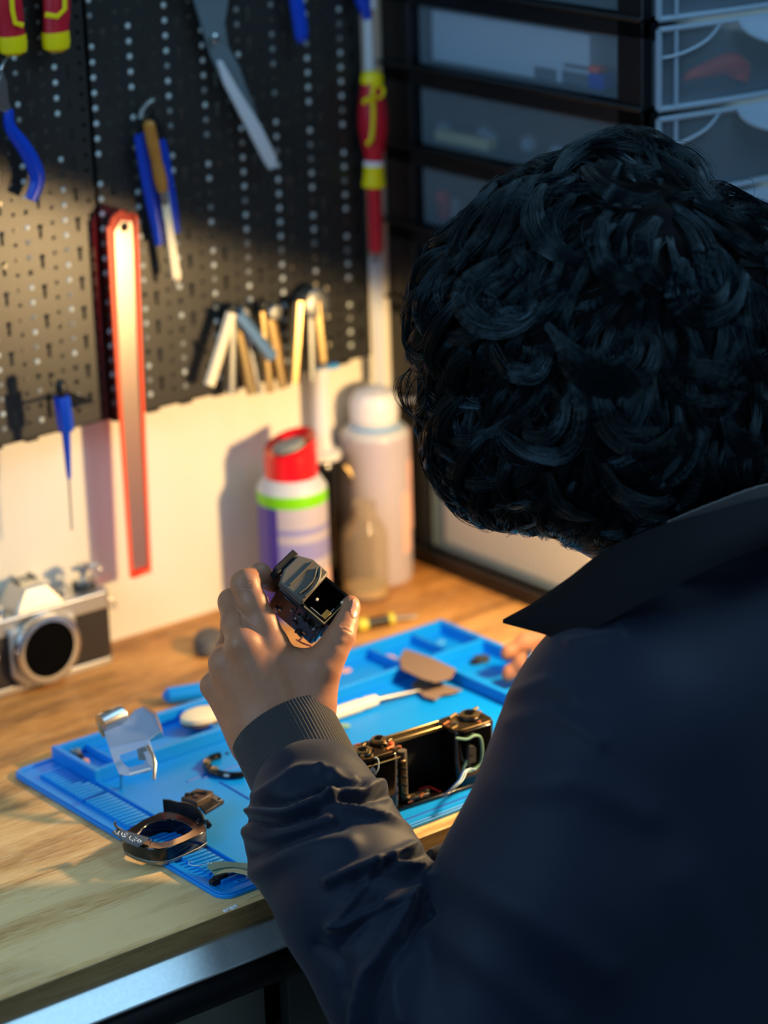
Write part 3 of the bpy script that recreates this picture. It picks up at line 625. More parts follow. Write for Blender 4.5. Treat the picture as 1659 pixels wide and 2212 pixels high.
# black bottle with a long white pump tube, behind the cans
c = Vector((-.092, -.022, 0))
o4 = empty('dispenser_bottle', c, 'black bottle with a tall white tube standing between the two cans', 'bottle')
b = MB(); b.lathe([(.015, 0), (.016, .003), (.016, .118), (.014, .126), (.012, .130)], 28, 0, Matrix.Translation(c)); b.build('bottle_body', 'black_gloss', o4)
b = MB(); b.lathe([(.0165, .1285), (.0175, .131), (.0165, .136), (.0095, .138), (.0082, .150), (.0078, .205), (.0098, .210), (.0098, .217), (.006, .219)], 26, 0, Matrix.Translation(c)); b.build('tube', 'white_plastic', o4)
b = MB(); b.box(c+Vector((.006, -.002, .2165)), (.026, .010, .005)); b.build('pump_head', 'sky_blue', o4, bevel=.0015)
b = MB(); b.tube(smoothpts([c+Vector((.016, -.012, .120)), c+Vector((.024, -.018, .10)), c+Vector((.022, -.020, .07)), c+Vector((.012, -.018, .05))], 6), .0035, 10); b.build('handle', 'gold_dull', o4)
# small screwdriver lying behind the mat
q0, q1, q2 = D(770, 1352, .006), D(838, 1338, .006), D(900, 1330, .006)
o5 = empty('small_screwdriver', q1, 'small screwdriver with a black and lime handle lying behind the mat', 'screwdriver')
b = MB(); b.lathe([(.003, 0, 1), (.0058, .002, 1), (.0060, .010, 1), (.0050, .011, 0), (.0050, .036, 0), (.0060, .037, 1), (.0050, (q1-q0).length, 1), (.0025, (q1-q0).length+.001, 1)], 18, 0, axis_frame(q0, q1)); b.build('handle', ['body_dark', 'label_yellow'], o5)
b = MB(); b.cyl(q1, q2, .0016, .0016, 10); b.build('shaft', 'steel', o5)
# grey mouse-shaped thing half hidden by the hand
q = D(452, 1402); b = MB(); T = Matrix.Translation(q) @ Matrix.Rotation(.9, 4, 'Z')
b.lathe([(.016, 0), (.019, .003), (.019, .008), (.016, .0135), (.010, .0165), (.003, .0175)], 28, 0, T, 1.25, .75); tag(b.build('rubber_pad', 'grey_rubber'), 'dark grey rounded lump lying behind the raised hand', 'pad')
# blue-ended thing behind the mat's back edge
q0, q1 = D(352, 1505, .008), D(470, 1488, .008)
b = MB(); b.tube([q0, q0*.9+q1*.1, q0*.5+q1*.5, q1], [.003, .008, .0085, .0085], 18, flat=.9); tag(b.build('blue_tube', 'mat_blue'), 'blue rounded tube lying behind the back edge of the mat', 'tube')
# ivory cap
q = D(436, 1560, .010); T = Matrix.Translation(Vector((q.x, q.y, .010))) 
b = MB(); b.lathe([(.013, 0, 1), (.0165, .001, 1), (.0165, .004, 1), (.017, .0045, 0), (.0165, .008, 0), (.013, .0098, 0), (.005, .0105, 0)], 30, 0, T, 1.15, .85); tag(b.build('plastic_cap', ['ivory_plastic', 'grey_rubber']), 'round ivory cap resting on the mat trays left of the wrist', 'cap')
# white handled probe
q0, q1, q2 = D(640, 1570, .009), D(812, 1512, .009), D(905, 1492, .007)
o = empty('white_screwdriver', q1, 'white-handled screwdriver lying across the mat behind the black camera body', 'screwdriver')
b = MB(); L = (q1-q0).length; b.lathe([(.003, 0), (.0052, .004), (.0056, .02), (.0056, L-.018), (.0048, L-.014), (.0054, L-.010), (.0046, L)], 18, 0, axis_frame(q0, q1)); b.build('handle', 'ivory_plastic', o)
b = MB(); b.tube([q1, q1*.4+q2*.6, q2], [.0024, .0022, .0012], 12); b.build('shaft', 'steel_dull', o)
# leather pieces
def sheet(name, P, z, h, mt, label, cat, lift=None):
    Q = [D(x, y, z) for x, y in P]; c = sum(Q, Vector())/len(Q); b = MB(); n = len(Q); vs = [q for q in Q]+[q+Vector((0, 0, h)) for q in Q]
    if lift:
        for i, dz in lift.items(): vs[i] = vs[i]+Vector((0, 0, dz)); vs[n+i] = vs[n+i]+Vector((0, 0, dz))
    b.add(vs, [tuple(range(n))[::-1], tuple(range(n, 2*n))]+[(i, (i+1) % n, n+(i+1) % n, n+i) for i in range(n)])
    o = b.build(name, mt, bevel=.0003); 
    if label: tag(o, label, cat)
    return o
sheet('leather_cover', ((862, 1426), (874, 1404), (900, 1412), (935, 1424), (985, 1448), (975, 1466), (940, 1476), (915, 1470), (868, 1448)), .0165, .0012, 'taupe_leather', 'larger taupe leather piece lying over the tray wall of the mat', 'leather piece')
sheet('leather_cover', ((888, 1482), (905, 1466), (950, 1478), (998, 1492), (975, 1500), (955, 1502), (940, 1514), (918, 1508)), .006, .0012, 'taupe_leather', 'smaller pointed taupe leather piece nearer the black camera body', 'leather piece')
# little parts scattered over the mat
def bit(px, py, r, h, mt, label, z=MZ, e=.7, name='washer', ring=False):
    q = D(px, py); b = MB(); T = Matrix.Translation(Vector((q.x, q.y, z+.0001))) @ Matrix.Rotation(random.random()*3, 4, 'Z')
    if ring: b.lathe([(r*.45, 0), (r, 0), (r, h), (r*.45, h), (r*.45, 0)], 20, 0, T, 1, e)
    else: b.lathe([(r*.8, 0), (r, h*.3), (r*.9, h*.8), (r*.4, h)], 14, 0, T, 1, e)
    tag(b.build(name, mt), label, 'small part')
bit(742, 1458, .0075, .002, 'copper_pale', 'pinkish flat part in the tray just right of the thumb base')
bit(803, 1486, .0085, .0025, 'copper', 'copper oval part on the mat between the thumb and the leather')
bit(770, 1500, .0055, .003, 'ivory_plastic', 'pale round part beside the copper oval one')
bit(838, 1432, .0085, .003, 'copper_pale', 'pinkish part in the tray touching the larger leather piece')
bit(952, 1398, .0050, .003, 'sky_blue', 'faint pale blue part in the back right tray')
bit(1056, 1510, .0045, .0025, 'grey_button', 'small grey part on the mat near the black jacket')
bit(1040, 1437, .0080, .006, 'dark_grey', 'dark lump in the tray near the fingers of the right hand', name='gear', e=.8)
bit(1026, 1442, .0050, .004, 'black_matte', 'black part touching the dark lump near the right hand', name='gear')
bit(742, 1580, .0060, .003, 'green_film', 'greenish part right of the knitted cuff', name='spring')
bit(740, 1600, .0055, .003, 'gold_dull', 'golden part right of the knitted cuff', name='spring')
bit(476, 1640, .0016, .0012, 'dark_grey', 'tiny dark screw inside the black half ring', name='screw')
bit(492, 1636, .0018, .0014, 'dark_grey', 'tiny dark screw nearest the cuff inside the half ring', name='screw')
bit(1062, 1600, .0045, .003, 'copper_pale', 'pinkish part behind the right end of the black camera body')
# screws in the front-left tray corner
for i, (px, py, r, mt, lb) in enumerate(((134, 1645, .0042, 'steel_dull', 'steel screw farthest in the left tray corner'), (147, 1648, .0050, 'grey_button', 'grey nut in the middle of the left tray corner'), (158, 1657, .0036, 'body_dark', 'dark screw next to the nut in the left tray corner'), (168, 1668, .0036, 'copper_pale', 'pinkish screw nearest the front of the left tray corner'))):
    bit(px+17, py-7, r, .006, mt, lb, name='screw', ring=(i == 1))
# black half ring
o = empty('half_ring', D(450, 1650), 'black C-shaped ring with two brass pads lying left of the cuff', 'ring')
cc = D(498, 1652, .006); b = MB(); b.tube([cc+Vector((.0175*math.cos(a), .022*math.sin(a), 0)) for a in np.linspace(1.3, 4.55, 22)], .0036, 8, flat=.75); b.build('ring_body', 'black_gloss', o)
for a in (2.55, 3.25):
    b = MB(); q = cc+Vector((.0175*math.cos(a), .022*math.sin(a), .0022)); b.lathe([(.003, 0), (.0034, .001), (.002, .0018)], 14, 0, Matrix.Translation(q)); b.build('brass_pad', 'gold_dull', o)
# curved green and cream film with a thin wire
PF = [(452, 1864), (468, 1862), (500, 1863), (540, 1866), (560, 1870), (565, 1900), (548, 1898), (528, 1890), (505, 1885), (485, 1886), (463, 1892), (457, 1882), (447, 1874)]
o = empty('flex_circuit', D(505, 1880, .012), 'curved pale green film strip lying at the near corner of the mat', 'film strip')
def film(P, z, h, mt, nm):
    Q = [D(x, y, z) for x, y in P]; n = len(Q); b = MB(); vs = Q+[q+Vector((0, 0, h)) for q in Q]
    b.add(vs, [tuple(range(n))[::-1], tuple(range(n, 2*n))]+[(i, (i+1) % n, n+(i+1) % n, n+i) for i in range(n)]); return b.build(nm, mt, o)
film(PF, .012, .0005, 'green_film', 'film')
film([(462, 1890), (484, 1878), (505, 1876), (530, 1880), (562, 1893), (565, 1899), (548, 1897), (528, 1889), (505, 1884), (485, 1885)], .0126, .0002, 'cream_film', 'cream_band')
b = MB(); b.tube(smoothpts([D(x, y, .0128) for x, y in ((458, 1881), (480, 1876), (505, 1874), (530, 1878), (562, 1890))], 5), .0005, 6); b.build('dark_trace', 'film_dark', o)
b = MB(); b.tube(smoothpts([D(x, y, .0125) for x, y in ((455, 1864), (438, 1868), (425, 1870), (410, 1868), (408, 1863), (418, 1861))], 5), .0004, 6); b.build('loose_wire', 'wire_white', o)
b = MB()
for x, y in ((450, 1865), (457, 1865), (549, 1870)): b.lathe([(.0009, 0), (.0007, .0008)], 8, 0, Matrix.Translation(D(x, y, .0125)))
b.build('solder_dots', 'print_white', o)
b = MB(); q = D(475, 1895, .0065); b.box((0, 0, 0), (.012, .006, .004), 0, Matrix.Translation(q) @ Matrix.Rotation(.3, 4, 'Z')); q2 = D(462, 1905, .006); b.box((0, 0, 0), (.006, .005, .004), 0, Matrix.Translation(q2)); b.tube([q, q2], .0012, 6); b.build('connector_block', 'black_plastic', o, bevel=.0004)
# silver camera top cover propped on the tray wall
o = empty('camera_top_cover', D(285, 1650, .02), 'silver camera top cover leaning over the tray wall of the mat', 'camera cover')
A, B, C_, Dd = V(226, 1592, 2.150), V(336, 1565, 2.150), V(303, 1527, 2.185), V(263, 1552, 2.185)
def plate(b, Q, t, mi=0):
    n = len(Q); nn = (Q[1]-Q[0]).cross(Q[2]-Q[0]).normalized()*t; vs = list(Q)+[q-nn for q in Q]
    b.add(vs, [tuple(range(n)), tuple(range(n, 2*n))[::-1]]+[(i, n+i, n+(i+1) % n, (i+1) % n) for i in range(n)], mi)
b = MB(); plate(b, [V(224, 1580, 2.150), V(236, 1616, 2.138), V(322, 1597, 2.135), V(348, 1578, 2.135), V(336, 1546, 2.150), V(309, 1526, 2.165), V(292, 1533, 2.166), V(262, 1564, 2.158)], .0016)
b.build('top_plate', 'cover_metal', o, bevel=.0004)
b = MB(); plate(b, [V(309, 1526, 2.165), V(336, 1546, 2.150), V(348, 1578, 2.135), V(352, 1590, 2.140), V(350, 1572, 2.150), V(338, 1540, 2.163), V(316, 1526, 2.172)], .0012)
plate(b, [V(322, 1597, 2.135), V(348, 1578, 2.135), V(352, 1592, 2.142), V(318, 1602, 2.140)], .001); b.build('side_wall', 'silver', o, bevel=.0002)
b = MB(); outer = [V(x, y, d) for x, y, d in ((236, 1616, 2.138), (322, 1597, 2.136), (330, 1622, 2.13), (336, 1648, 2.125), (322, 1668, 2.12), (275, 1676, 2.12), (258, 1672, 2.122), (246, 1645, 2.13))]
inner = [V(x, y, d) for x, y, d in ((256, 1632, 2.134), (300, 1618, 2.134), (312, 1628, 2.13), (316, 1640, 2.127), (310, 1650, 2.125), (280, 1658, 2.125), (272, 1654, 2.125), (262, 1642, 2.13))]
n = 8; nn = -FW*.0014
b.add(outer+inner+[p+nn for p in outer]+[p+nn for p in inner], [f for i in range(n) for j in [(i+1) % n] for f in ((i, n+i, n+j, j), (2*n+i, 2*n+j, 3*n+j, 3*n+i), (i, j, 2*n+j, 2*n+i), (n+i, 3*n+i, 3*n+j, n+j))])
b.build('front_frame', 'cover_metal', o, bevel=.0003)
b = MB(); plate(b, [V(x, y, 2.131) for x, y in ((296, 1618), (312, 1612), (324, 1628), (322, 1642), (300, 1642))], .0015); b.tube([V(318, 1612, 2.128), V(330, 1632, 2.124), V(334, 1650, 2.12), V(332, 1684, 2.116)], [.002, .0016, .0018, .0015], 8); b.build('lever', 'steel', o)
b = MB(); b.tube([V(279, 1674, 2.118), V(326, 1661, 2.118)], .0013, 8); b.build('front_lip', 'print_white', o)
b = MB(); b.lathe([(.003, 0), (.0085, .001), (.0085, .020), (.0078, .022), (.003, .0222)], 22, 0, axis_frame(V(216, 1566, 2.155), V(262, 1545, 2.165))); b.build('film_knob', 'steel', o)
b = MB(); b.tube([V(x, y, 2.157) for x, y in ((226, 1592), (216, 1575), (214, 1556), (224, 1540), (240, 1536))], .0016, 8); b.build('rim', 'gold_dull', o)
b = MB(); b.tube([V(262, 1672, 2.122), D(262, 1700, .004)], .0015, 8); b.build('support_leg', 'silver', o)
# ------------------------------------------------------------------ implicit surfaces for the figure
def A3(p): return np.array(p, dtype=np.float32)
def f_cone(P, a, b, r1, r2):
    ba = b-a; l2 = float(ba@ba)+1e-12; t = np.clip(((P-a)@ba)/l2, 0, 1); d = P-a-t[..., None]*ba
    return np.sqrt((d*d).sum(-1))-(r1+(r2-r1)*t)
def f_ell(P, c, R, rad):                                  # R rows: axes
    q = (P-c)@R.T; k0 = np.sqrt(((q/rad)**2).sum(-1)); k1 = np.sqrt(((q/(rad*rad))**2).sum(-1))+1e-9
    return k0*(k0-1)/k1
def smin(a, b, k):
    h = np.maximum(k-np.abs(a-b), 0)/k; return np.minimum(a, b)-h*h*k*.25
class SDF:
    def __init__(s, k=.01): s.p = []; s.k = k
    def cone(s, a, b, r1, r2=None, k=None): s.p.append(('c', A3(a), A3(b), r1, r1 if r2 is None else r2, k or s.k)); return s
    def chain(s, pts, k=None):                            # [(P, r), ...]
        for (a, ra), (b, rb) in zip(pts, pts[1:]): s.cone(a, b, ra, rb, k)
        return s
    def ell(s, c, ax, rad, k=None, cut=False): s.p.append(('e', A3(c), A3([list(v) for v in ax]), A3(rad), cut, k or s.k)); return s
    def __call__(s, P):
        v = None
        for q in s.p:
            if q[0] == 'c': d = f_cone(P, q[1], q[2], q[3], q[4]); cut = False
            else: d = f_ell(P, q[1], q[2], q[3]); cut = q[4]
            if v is None: v = d
            elif cut: v = -smin(-v, d, q[5])
            else: v = smin(v, d, q[5])
        return v
    def grad(s, P, e=.0008):
        g = np.stack([s(P+A3(d))-s(P-A3(d)) for d in ((e, 0, 0), (0, e, 0), (0, 0, e))], -1)
        return g/(np.linalg.norm(g, axis=-1, keepdims=True)+1e-9)
    def mesh(s, h, pad=.01):
        lo = []; hi = []
        for q in s.p:
            if q[0] == 'c': r = max(q[3], q[4]); lo += [np.minimum(q[1], q[2])-r]; hi += [np.maximum(q[1], q[2])+r]
            else: r = q[3].max(); lo += [q[1]-r]; hi += [q[1]+r]
        lo = np.min(lo, 0)-pad; hi = np.max(hi, 0)+pad
        n = np.ceil((hi-lo)/h).astype(int)+1
        xs = [lo[i]+h*np.arange(n[i]) for i in range(3)]
        val = np.empty(n, np.float32)
        for i in range(0, n[0], 8):
            G = np.stack(np.meshgrid(xs[0][i:i+8], xs[1], xs[2], indexing='ij'), -1).astype(np.float32); val[i:i+8] = s(G)
        return surfnet(val, lo, h)
def surfnet(v, lo, h):
    neg = v < 0; n = v.shape
    c = np.zeros((n[0]-1, n[1]-1, n[2]-1), np.int8)
    for dx in (0, 1):
        for dy in (0, 1):
            for dz in (0, 1): c += neg[dx:n[0]-1+dx, dy:n[1]-1+dy, dz:n[2]-1+dz]
    I = np.argwhere((c > 0) & (c < 8)); idx = -np.ones(c.shape, np.int64); idx[tuple(I.T)] = np.arange(len(I))
    S = np.zeros((len(I), 3)); W = np.zeros(len(I))
    cs = [np.array(q) for q in np.ndindex(2, 2, 2)]
    for a in cs:
        for ax in range(3):
            if a[ax]: continue
            b = a.copy(); b[ax] = 1; va = v[tuple((I+a).T)]; vb = v[tuple((I+b).T)]; m_ = (va < 0) != (vb < 0)
            t = np.where(m_, va/(va-vb+1e-20), 0); p = a[None]+np.zeros((len(I), 3)); p[:, ax] += t
            S += p*m_[:, None]; W += m_
    verts = lo+(I+S/W[:, None])*h
    F = []
    for ax in range(3):
        u, w_ = (ax+1) % 3, (ax+2) % 3
        sl0 = [slice(None)]*3; sl1 = [slice(None)]*3; sl0[ax] = slice(0, n[ax]-1); sl1[ax] = slice(1, n[ax])
        E_ = np.argwhere(neg[tuple(sl0)] != neg[tuple(sl1)]); E_ = E_[(E_[:, u] > 0) & (E_[:, w_] > 0) & (E_[:, u] < n[u]-1) & (E_[:, w_] < n[w_]-1)]
        s0 = neg[tuple(E_.T)]; du = np.zeros(3, int); du[u] = 1; dw = np.zeros(3, int); dw[w_] = 1
        q = np.stack([idx[tuple((E_-du-dw).T)], idx[tuple((E_-dw).T)], idx[tuple(E_.T)], idx[tuple((E_-du).T)]], 1)
        q[~s0] = q[~s0][:, ::-1]; F.append(q)
    return verts, np.concatenate(F)
def vnormals(v, f):
    fn = np.cross(v[f[:, 2]]-v[f[:, 0]], v[f[:, 3]]-v[f[:, 1]]); N = np.zeros_like(v)
    for k in range(4): np.add.at(N, f[:, k], fn)
    return N/(np.linalg.norm(N, axis=1, keepdims=True)+1e-12)
def smooth_mesh(v, f, it=2, lam=.5):
    e = np.concatenate([f[:, [0, 1]], f[:, [1, 2]], f[:, [2, 3]], f[:, [3, 0]]])
    for _ in range(it):
        s = np.zeros_like(v); c = np.zeros(len(v)); np.add.at(s, e[:, 0], v[e[:, 1]]); np.add.at(c, e[:, 0], 1); np.add.at(s, e[:, 1], v[e[:, 0]]); np.add.at(c, e[:, 1], 1)
        v = v+lam*(s/np.maximum(c, 1)[:, None]-v)
    return v
def npmesh(name, v, f, mats, parent=None, mi=None):
    me = bpy.data.meshes.new(name); me.from_pydata(v.tolist(), [], f.tolist() if hasattr(f, 'tolist') else f); me.update()
    for q in mats: me.materials.append(q if not isinstance(q, str) else MT[q])
    me.polygons.foreach_set('use_smooth', [True]*len(me.polygons))
    if mi is not None: me.polygons.foreach_set('material_index', mi.astype(np.int32))
    o = bpy.data.objects.new(name, me); COL.objects.link(o)
    if parent: o.parent = parent
    return o
# ------------------------------------------------------------------ materials of the figure
SKIN = mat('skin', (172, 118, 88), .48, spec=.45, noise=(90, .5, (150, 98, 74)), bump=(1100, .25, .0005))
SKIN.node_tree.nodes['Principled BSDF'].inputs['Subsurface Weight'].default_value = .12
SKIN.node_tree.nodes['Principled BSDF'].inputs['Subsurface Radius'].default_value = (.006, .002, .001)
NAIL = mat('nail', (214, 150, 130), .25, spec=.6)
JACK = mat('jacket_cloth', (7, 19, 40), .60, spec=.22, sheen=.10, bump=(2600, .18, .0003), noise=(8, .5, (6, 16, 34)))
COLL = mat('collar_cloth', (7, 9, 15), .85, spec=.2, bump=(2200, .2, .0003))
CUFF = mat('cuff_knit', (46, 44, 46), .85, spec=.25, sheen=.3, bump=(2600, .5, .0005))
HAIR = mat('hair', (3, 8, 14), .20, spec=.62)
HAIR.node_tree.nodes['Principled BSDF'].inputs['Specular Tint'].default_value = (.55, .85, 1.0, 1)  # highlights tinted blue in the material, in place of bluer light
HAIRB = mat('hair_base', (4, 4, 6), .8, spec=.1)
def clear_bench(v, e=.003):
    v = v.copy(); ins = (v[:, 1] > YF-e) & (v[:, 2] < e+.001); up = ins & ((v[:, 2] > -.045) & (v[:, 1] > YF+.01) | (v[:, 2] > -.012)); v[up, 2] = e+.001; sd = ins & ~up; v[sd, 1] = YF-e; return v
# ------------------------------------------------------------------ left hand
def VH(px, py, d): return V(px, py, d+DH)
DH = .035
def hand_left():
    s = SDF(.009)
    W = VH(612, 1600, 1.990)
    MCP = [VH(585, 1392, 1.990), VH(525, 1392, 1.978), VH(484, 1432, 1.990), VH(462, 1482, 2.006)]
    # wrist and metacarpals
    s.cone(VH(612, 1690, 1.978), VH(562, 1585, 1.992), .022, .0200); s.cone(VH(672, 1690, 1.978), VH(650, 1585, 1.992), .022, .0195)
    s.cone(VH(655, 1590, 1.990), MCP[0], .0185, .0125, .014); s.cone(VH(620, 1590, 1.984), MCP[1], .0185, .0120, .014)
    s.cone(VH(580, 1595, 1.988), MCP[2], .0185, .0112, .014); s.cone(VH(545, 1600, 1.996), MCP[3], .0160, .0098, .014)
    s.cone(VH(560, 1500, 2.000), VH(620, 1480, 2.000), .014, .014, .02)
    # thumb metacarpal, web
    s.cone(VH(664, 1580, 1.992), VH(697, 1440, 1.990), .0155, .0128, .014)
    s.cone(VH(600, 1440, 1.994), VH(672, 1450, 1.996), .0110, .0115, .016)
    s.cone(VH(675, 1520, 1.992), VH(672, 1460, 1.996), .0125, .0120, .016)
    # fingers: proximal, middle, distal phalanx
    F = [
        [(MCP[0], .0128), (VH(566, 1350, 1.990), .0116), (VH(545, 1300, 1.990), .0104), (VH(529, 1262, 1.992), .0104), (VH(560, 1240, 2.010), .0080), (VH(588, 1256, 2.022), .0070), (VH(592, 1262, 2.024), .0062)],
        [(MCP[1], .0118), (VH(508, 1350, 1.992), .0102), (VH(500, 1300, 2.008), .0096), (VH(525, 1284, 2.032), .0082), (VH(562, 1300, 2.040), .0066)],
        [(MCP[2], .0108), (VH(500, 1375, 2.022), .0094), (VH(528, 1350, 2.044), .0080), (VH(568, 1348, 2.046), .0066)],
        [(MCP[3], .0096), (VH(482, 1440, 2.036), .0084), (VH(520, 1420, 2.052), .0072), (VH(556, 1412, 2.050), .0060)],
    ]
    for ch in F: s.chain(ch, .0045)
    s.chain([(VH(697, 1440, 1.990), .0130), (VH(716, 1408, 1.992), .0112), (VH(735, 1374, 1.996), .0104), (VH(746, 1345, 2.002), .0084), (VH(756, 1312, 2.008), .0066), (VH(758, 1304, 2.010), .0056)], .006)
    v, f = s.mesh(.00095)
    v = smooth_mesh(v, f, 2)
    N = vnormals(v, f); px, py, dd = PROJ(v)
    def bump(cx, cy, rx, ry, amp):
        g = np.exp(-(((px-cx)/rx)**2+((py-cy)/ry)**2)); fc = np.clip(-(N@np.array(FW)), 0, 1); return (N*(g*amp*fc)[:, None])
    v = v+bump(502, 1388, 20, 26, .0016)+bump(580, 1400, 22, 26, .0008)+bump(738, 1384, 12, 8, .0008)
    # tendons and creases
    def crease(P, wpx, amp):
        d = polydist(px, py, P); fc = np.clip(-(N@np.array(FW)), 0, 1); return N*((np.exp(-(d/wpx)**2)*amp*fc)[:, None])
    v = v+crease([(530, 1420), (565, 1500), (590, 1560)], 12, .0006)+crease([(590, 1430), (622, 1500), (634, 1560)], 12, .0006)
    v = v+crease([(624, 1372), (640, 1398), (664, 1410)], 2.5, -.0010)+crease([(524, 1355), (519, 1320)], 2.5, -.0009)
    v = v+crease([(728, 1362), (742, 1358), (758, 1366)], 2, -.0007)+crease([(738, 1352), (752, 1352)], 2, -.0005)
    for yy in (1256, 1262, 1268): v = v+crease([(508, yy+2), (528, yy), (542, yy+2)], 1.6, -.00035)
    # thumb nail faces
    c = v[f].mean(1); fx, fy, _ = PROJ(c); nn = (N[f].mean(1)@np.array(RT))
    nail = (((fx-766)/9)**2+((fy-1314)/20)**2 < 1) & (nn > .25)
    v[np.unique(f[nail])] += N[np.unique(f[nail])]*.0004
    return v, f, nail.astype(np.int32)
def polydist(px, py, P):
    d = np.full(len(px), 1e9)
    for (x0, y0), (x1, y1) in zip(P, P[1:]):
        ex, ey = x1-x0, y1-y0; t = np.clip(((px-x0)*ex+(py-y0)*ey)/(ex*ex+ey*ey), 0, 1); d = np.minimum(d, np.hypot(px-x0-t*ex, py-y0-t*ey))
    return d
def hand_right():
    s = SDF(.007)
    d0 = 2.335
    P = V(1290, 1400, d0+.01)
    s.cone(V(1330, 1420, d0), V(1245, 1392, d0), .019, .0125); s.cone(V(1340, 1450, d0-.01), V(1235, 1425, d0-.012), .018, .012); s.cone(V(1345, 1470, d0-.02), V(1240, 1465, d0-.03), .016, .011)
    s.cone(V(1330, 1420, d0), V(1480, 1500, d0-.03), .021, .026)
    for ch in ([(V(1240, 1390, d0), .0112), (V(1185, 1378, d0+.002), .0092), (V(1135, 1388, d0+.004), .0078), (V(1100, 1408, d0+.004), .0062), (V(1094, 1415, d0+.004), .0048)],
               [(V(1232, 1424, d0-.012), .0108), (V(1180, 1410, d0-.018), .0088), (V(1130, 1432, d0-.012), .0078), (V(1102, 1454, d0-.008), .0064), (V(1096, 1461, d0-.008), .0048)],
               [(V(1240, 1462, d0-.03), .0102), (V(1190, 1462, d0-.036), .0084), (V(1160, 1490, d0-.03), .0072), (V(1145, 1505, d0-.026), .0055)],
               [(V(1260, 1495, d0-.04), .0090), (V(1225, 1505, d0-.045), .0076), (V(1205, 1525, d0-.04), .0066), (V(1195, 1535, d0-.038), .0050)],
               [(V(1330, 1400, d0+.01), .0150), (V(1260, 1372, d0+.035), .0108), (V(1205, 1372, d0+.042), .0092), (V(1160, 1388, d0+.040), .0066)]):
        s.chain(ch, .004)
    v, f = s.mesh(.0013); return smooth_mesh(v, f, 2), f
# ------------------------------------------------------------------ head, neck, arms
HC = V(1292, 735, 1.975)
fh = (RT*-.66+UP*-.52+FW*.54).normalized(); uh = (UP*.84+RT*-.30+FW*.32); uh = (uh-fh*uh.dot(fh)).normalized(); sh = fh.cross(uh).normalized()   # forward, up, the figure's right
def H(f_, u_, s_): return HC+fh*f_+uh*u_+sh*s_
SHL, SHR = V(1325, 1600, 1.905), V(1960, 1560, 2.15)
ELB, NB = V(985, 2300, 1.885), V(1560, 1350, 2.00)
def body():
    s = SDF(.02)
    s.ell(H(-.005, .015, 0), (fh, uh, sh), (.098, .098, .076), .02)
    s.ell(H(.045, -.055, 0), (fh, uh, sh), (.052, .060, .054), .03)          # face and jaw
    s.ell(H(.078, -.098, 0), (fh, uh, sh), (.020, .018, .022), .02)          # chin
    s.cone(H(.100, -.010, 0), H(.116, -.040, 0), .007, .0105, .010)           # nose
    s.ell(H(.098, -.068, 0), (fh, uh, sh), (.008, .007, .022), .006)         # lips
    for q in (-1, 1):
        s.ell(H(.088, -.008, q*.031), (fh, uh, sh), (.012, .011, .015), .006, cut=True)
        s.ell(H(.080, -.008, q*.031), (fh, uh, sh), (.012, .010, .012), .003)
        s.ell(H(-.002, -.022, q*.076), (fh, uh, sh), (.016, .030, .008), .006)  # ears
    s.cone(H(-.025, -.05, 0), NB, .056, .060, .03)
    s.cone(V(1150, 1082, 2.00), V(1300, 1176, 1.97), .0105, .0125, .02)                    # line of the jaw
    s.cone(V(1500, 1480, 1.98), V(1620, 2250, 1.99), .07, .08, .04); s.cone(SHL, SHR, .045, .045, .04)
    s.cone(SHL, ELB, .045, .038, .03); s.cone(ELB, V(655, 1700, 2.010), .038, .024, .02)
    s.cone(SHR, V(1830, 1640, 2.20), .045, .038, .03); s.cone(V(1830, 1640, 2.20), V(1480, 1480, 2.305), .036, .024, .02)
    v, f = s.mesh(.0045); return clear_bench(smooth_mesh(v, f, 1), .008), f
parts_ = [hand_left(), hand_right()+(None,), body()+(None,)]
vs = []; fs = []; mi = []; o_ = 0
for v, f, k in parts_:
    vs.append(v); fs.append(f+o_); o_ += len(v); mi.append(np.zeros(len(f), int) if k is None else k)
person = npmesh('person', np.concatenate(vs), np.concatenate(fs), [SKIN, NAIL], None, np.concatenate(mi))
tag(person, 'person with black curly hair and navy jacket seen from behind, holding a black camera part', 'person')
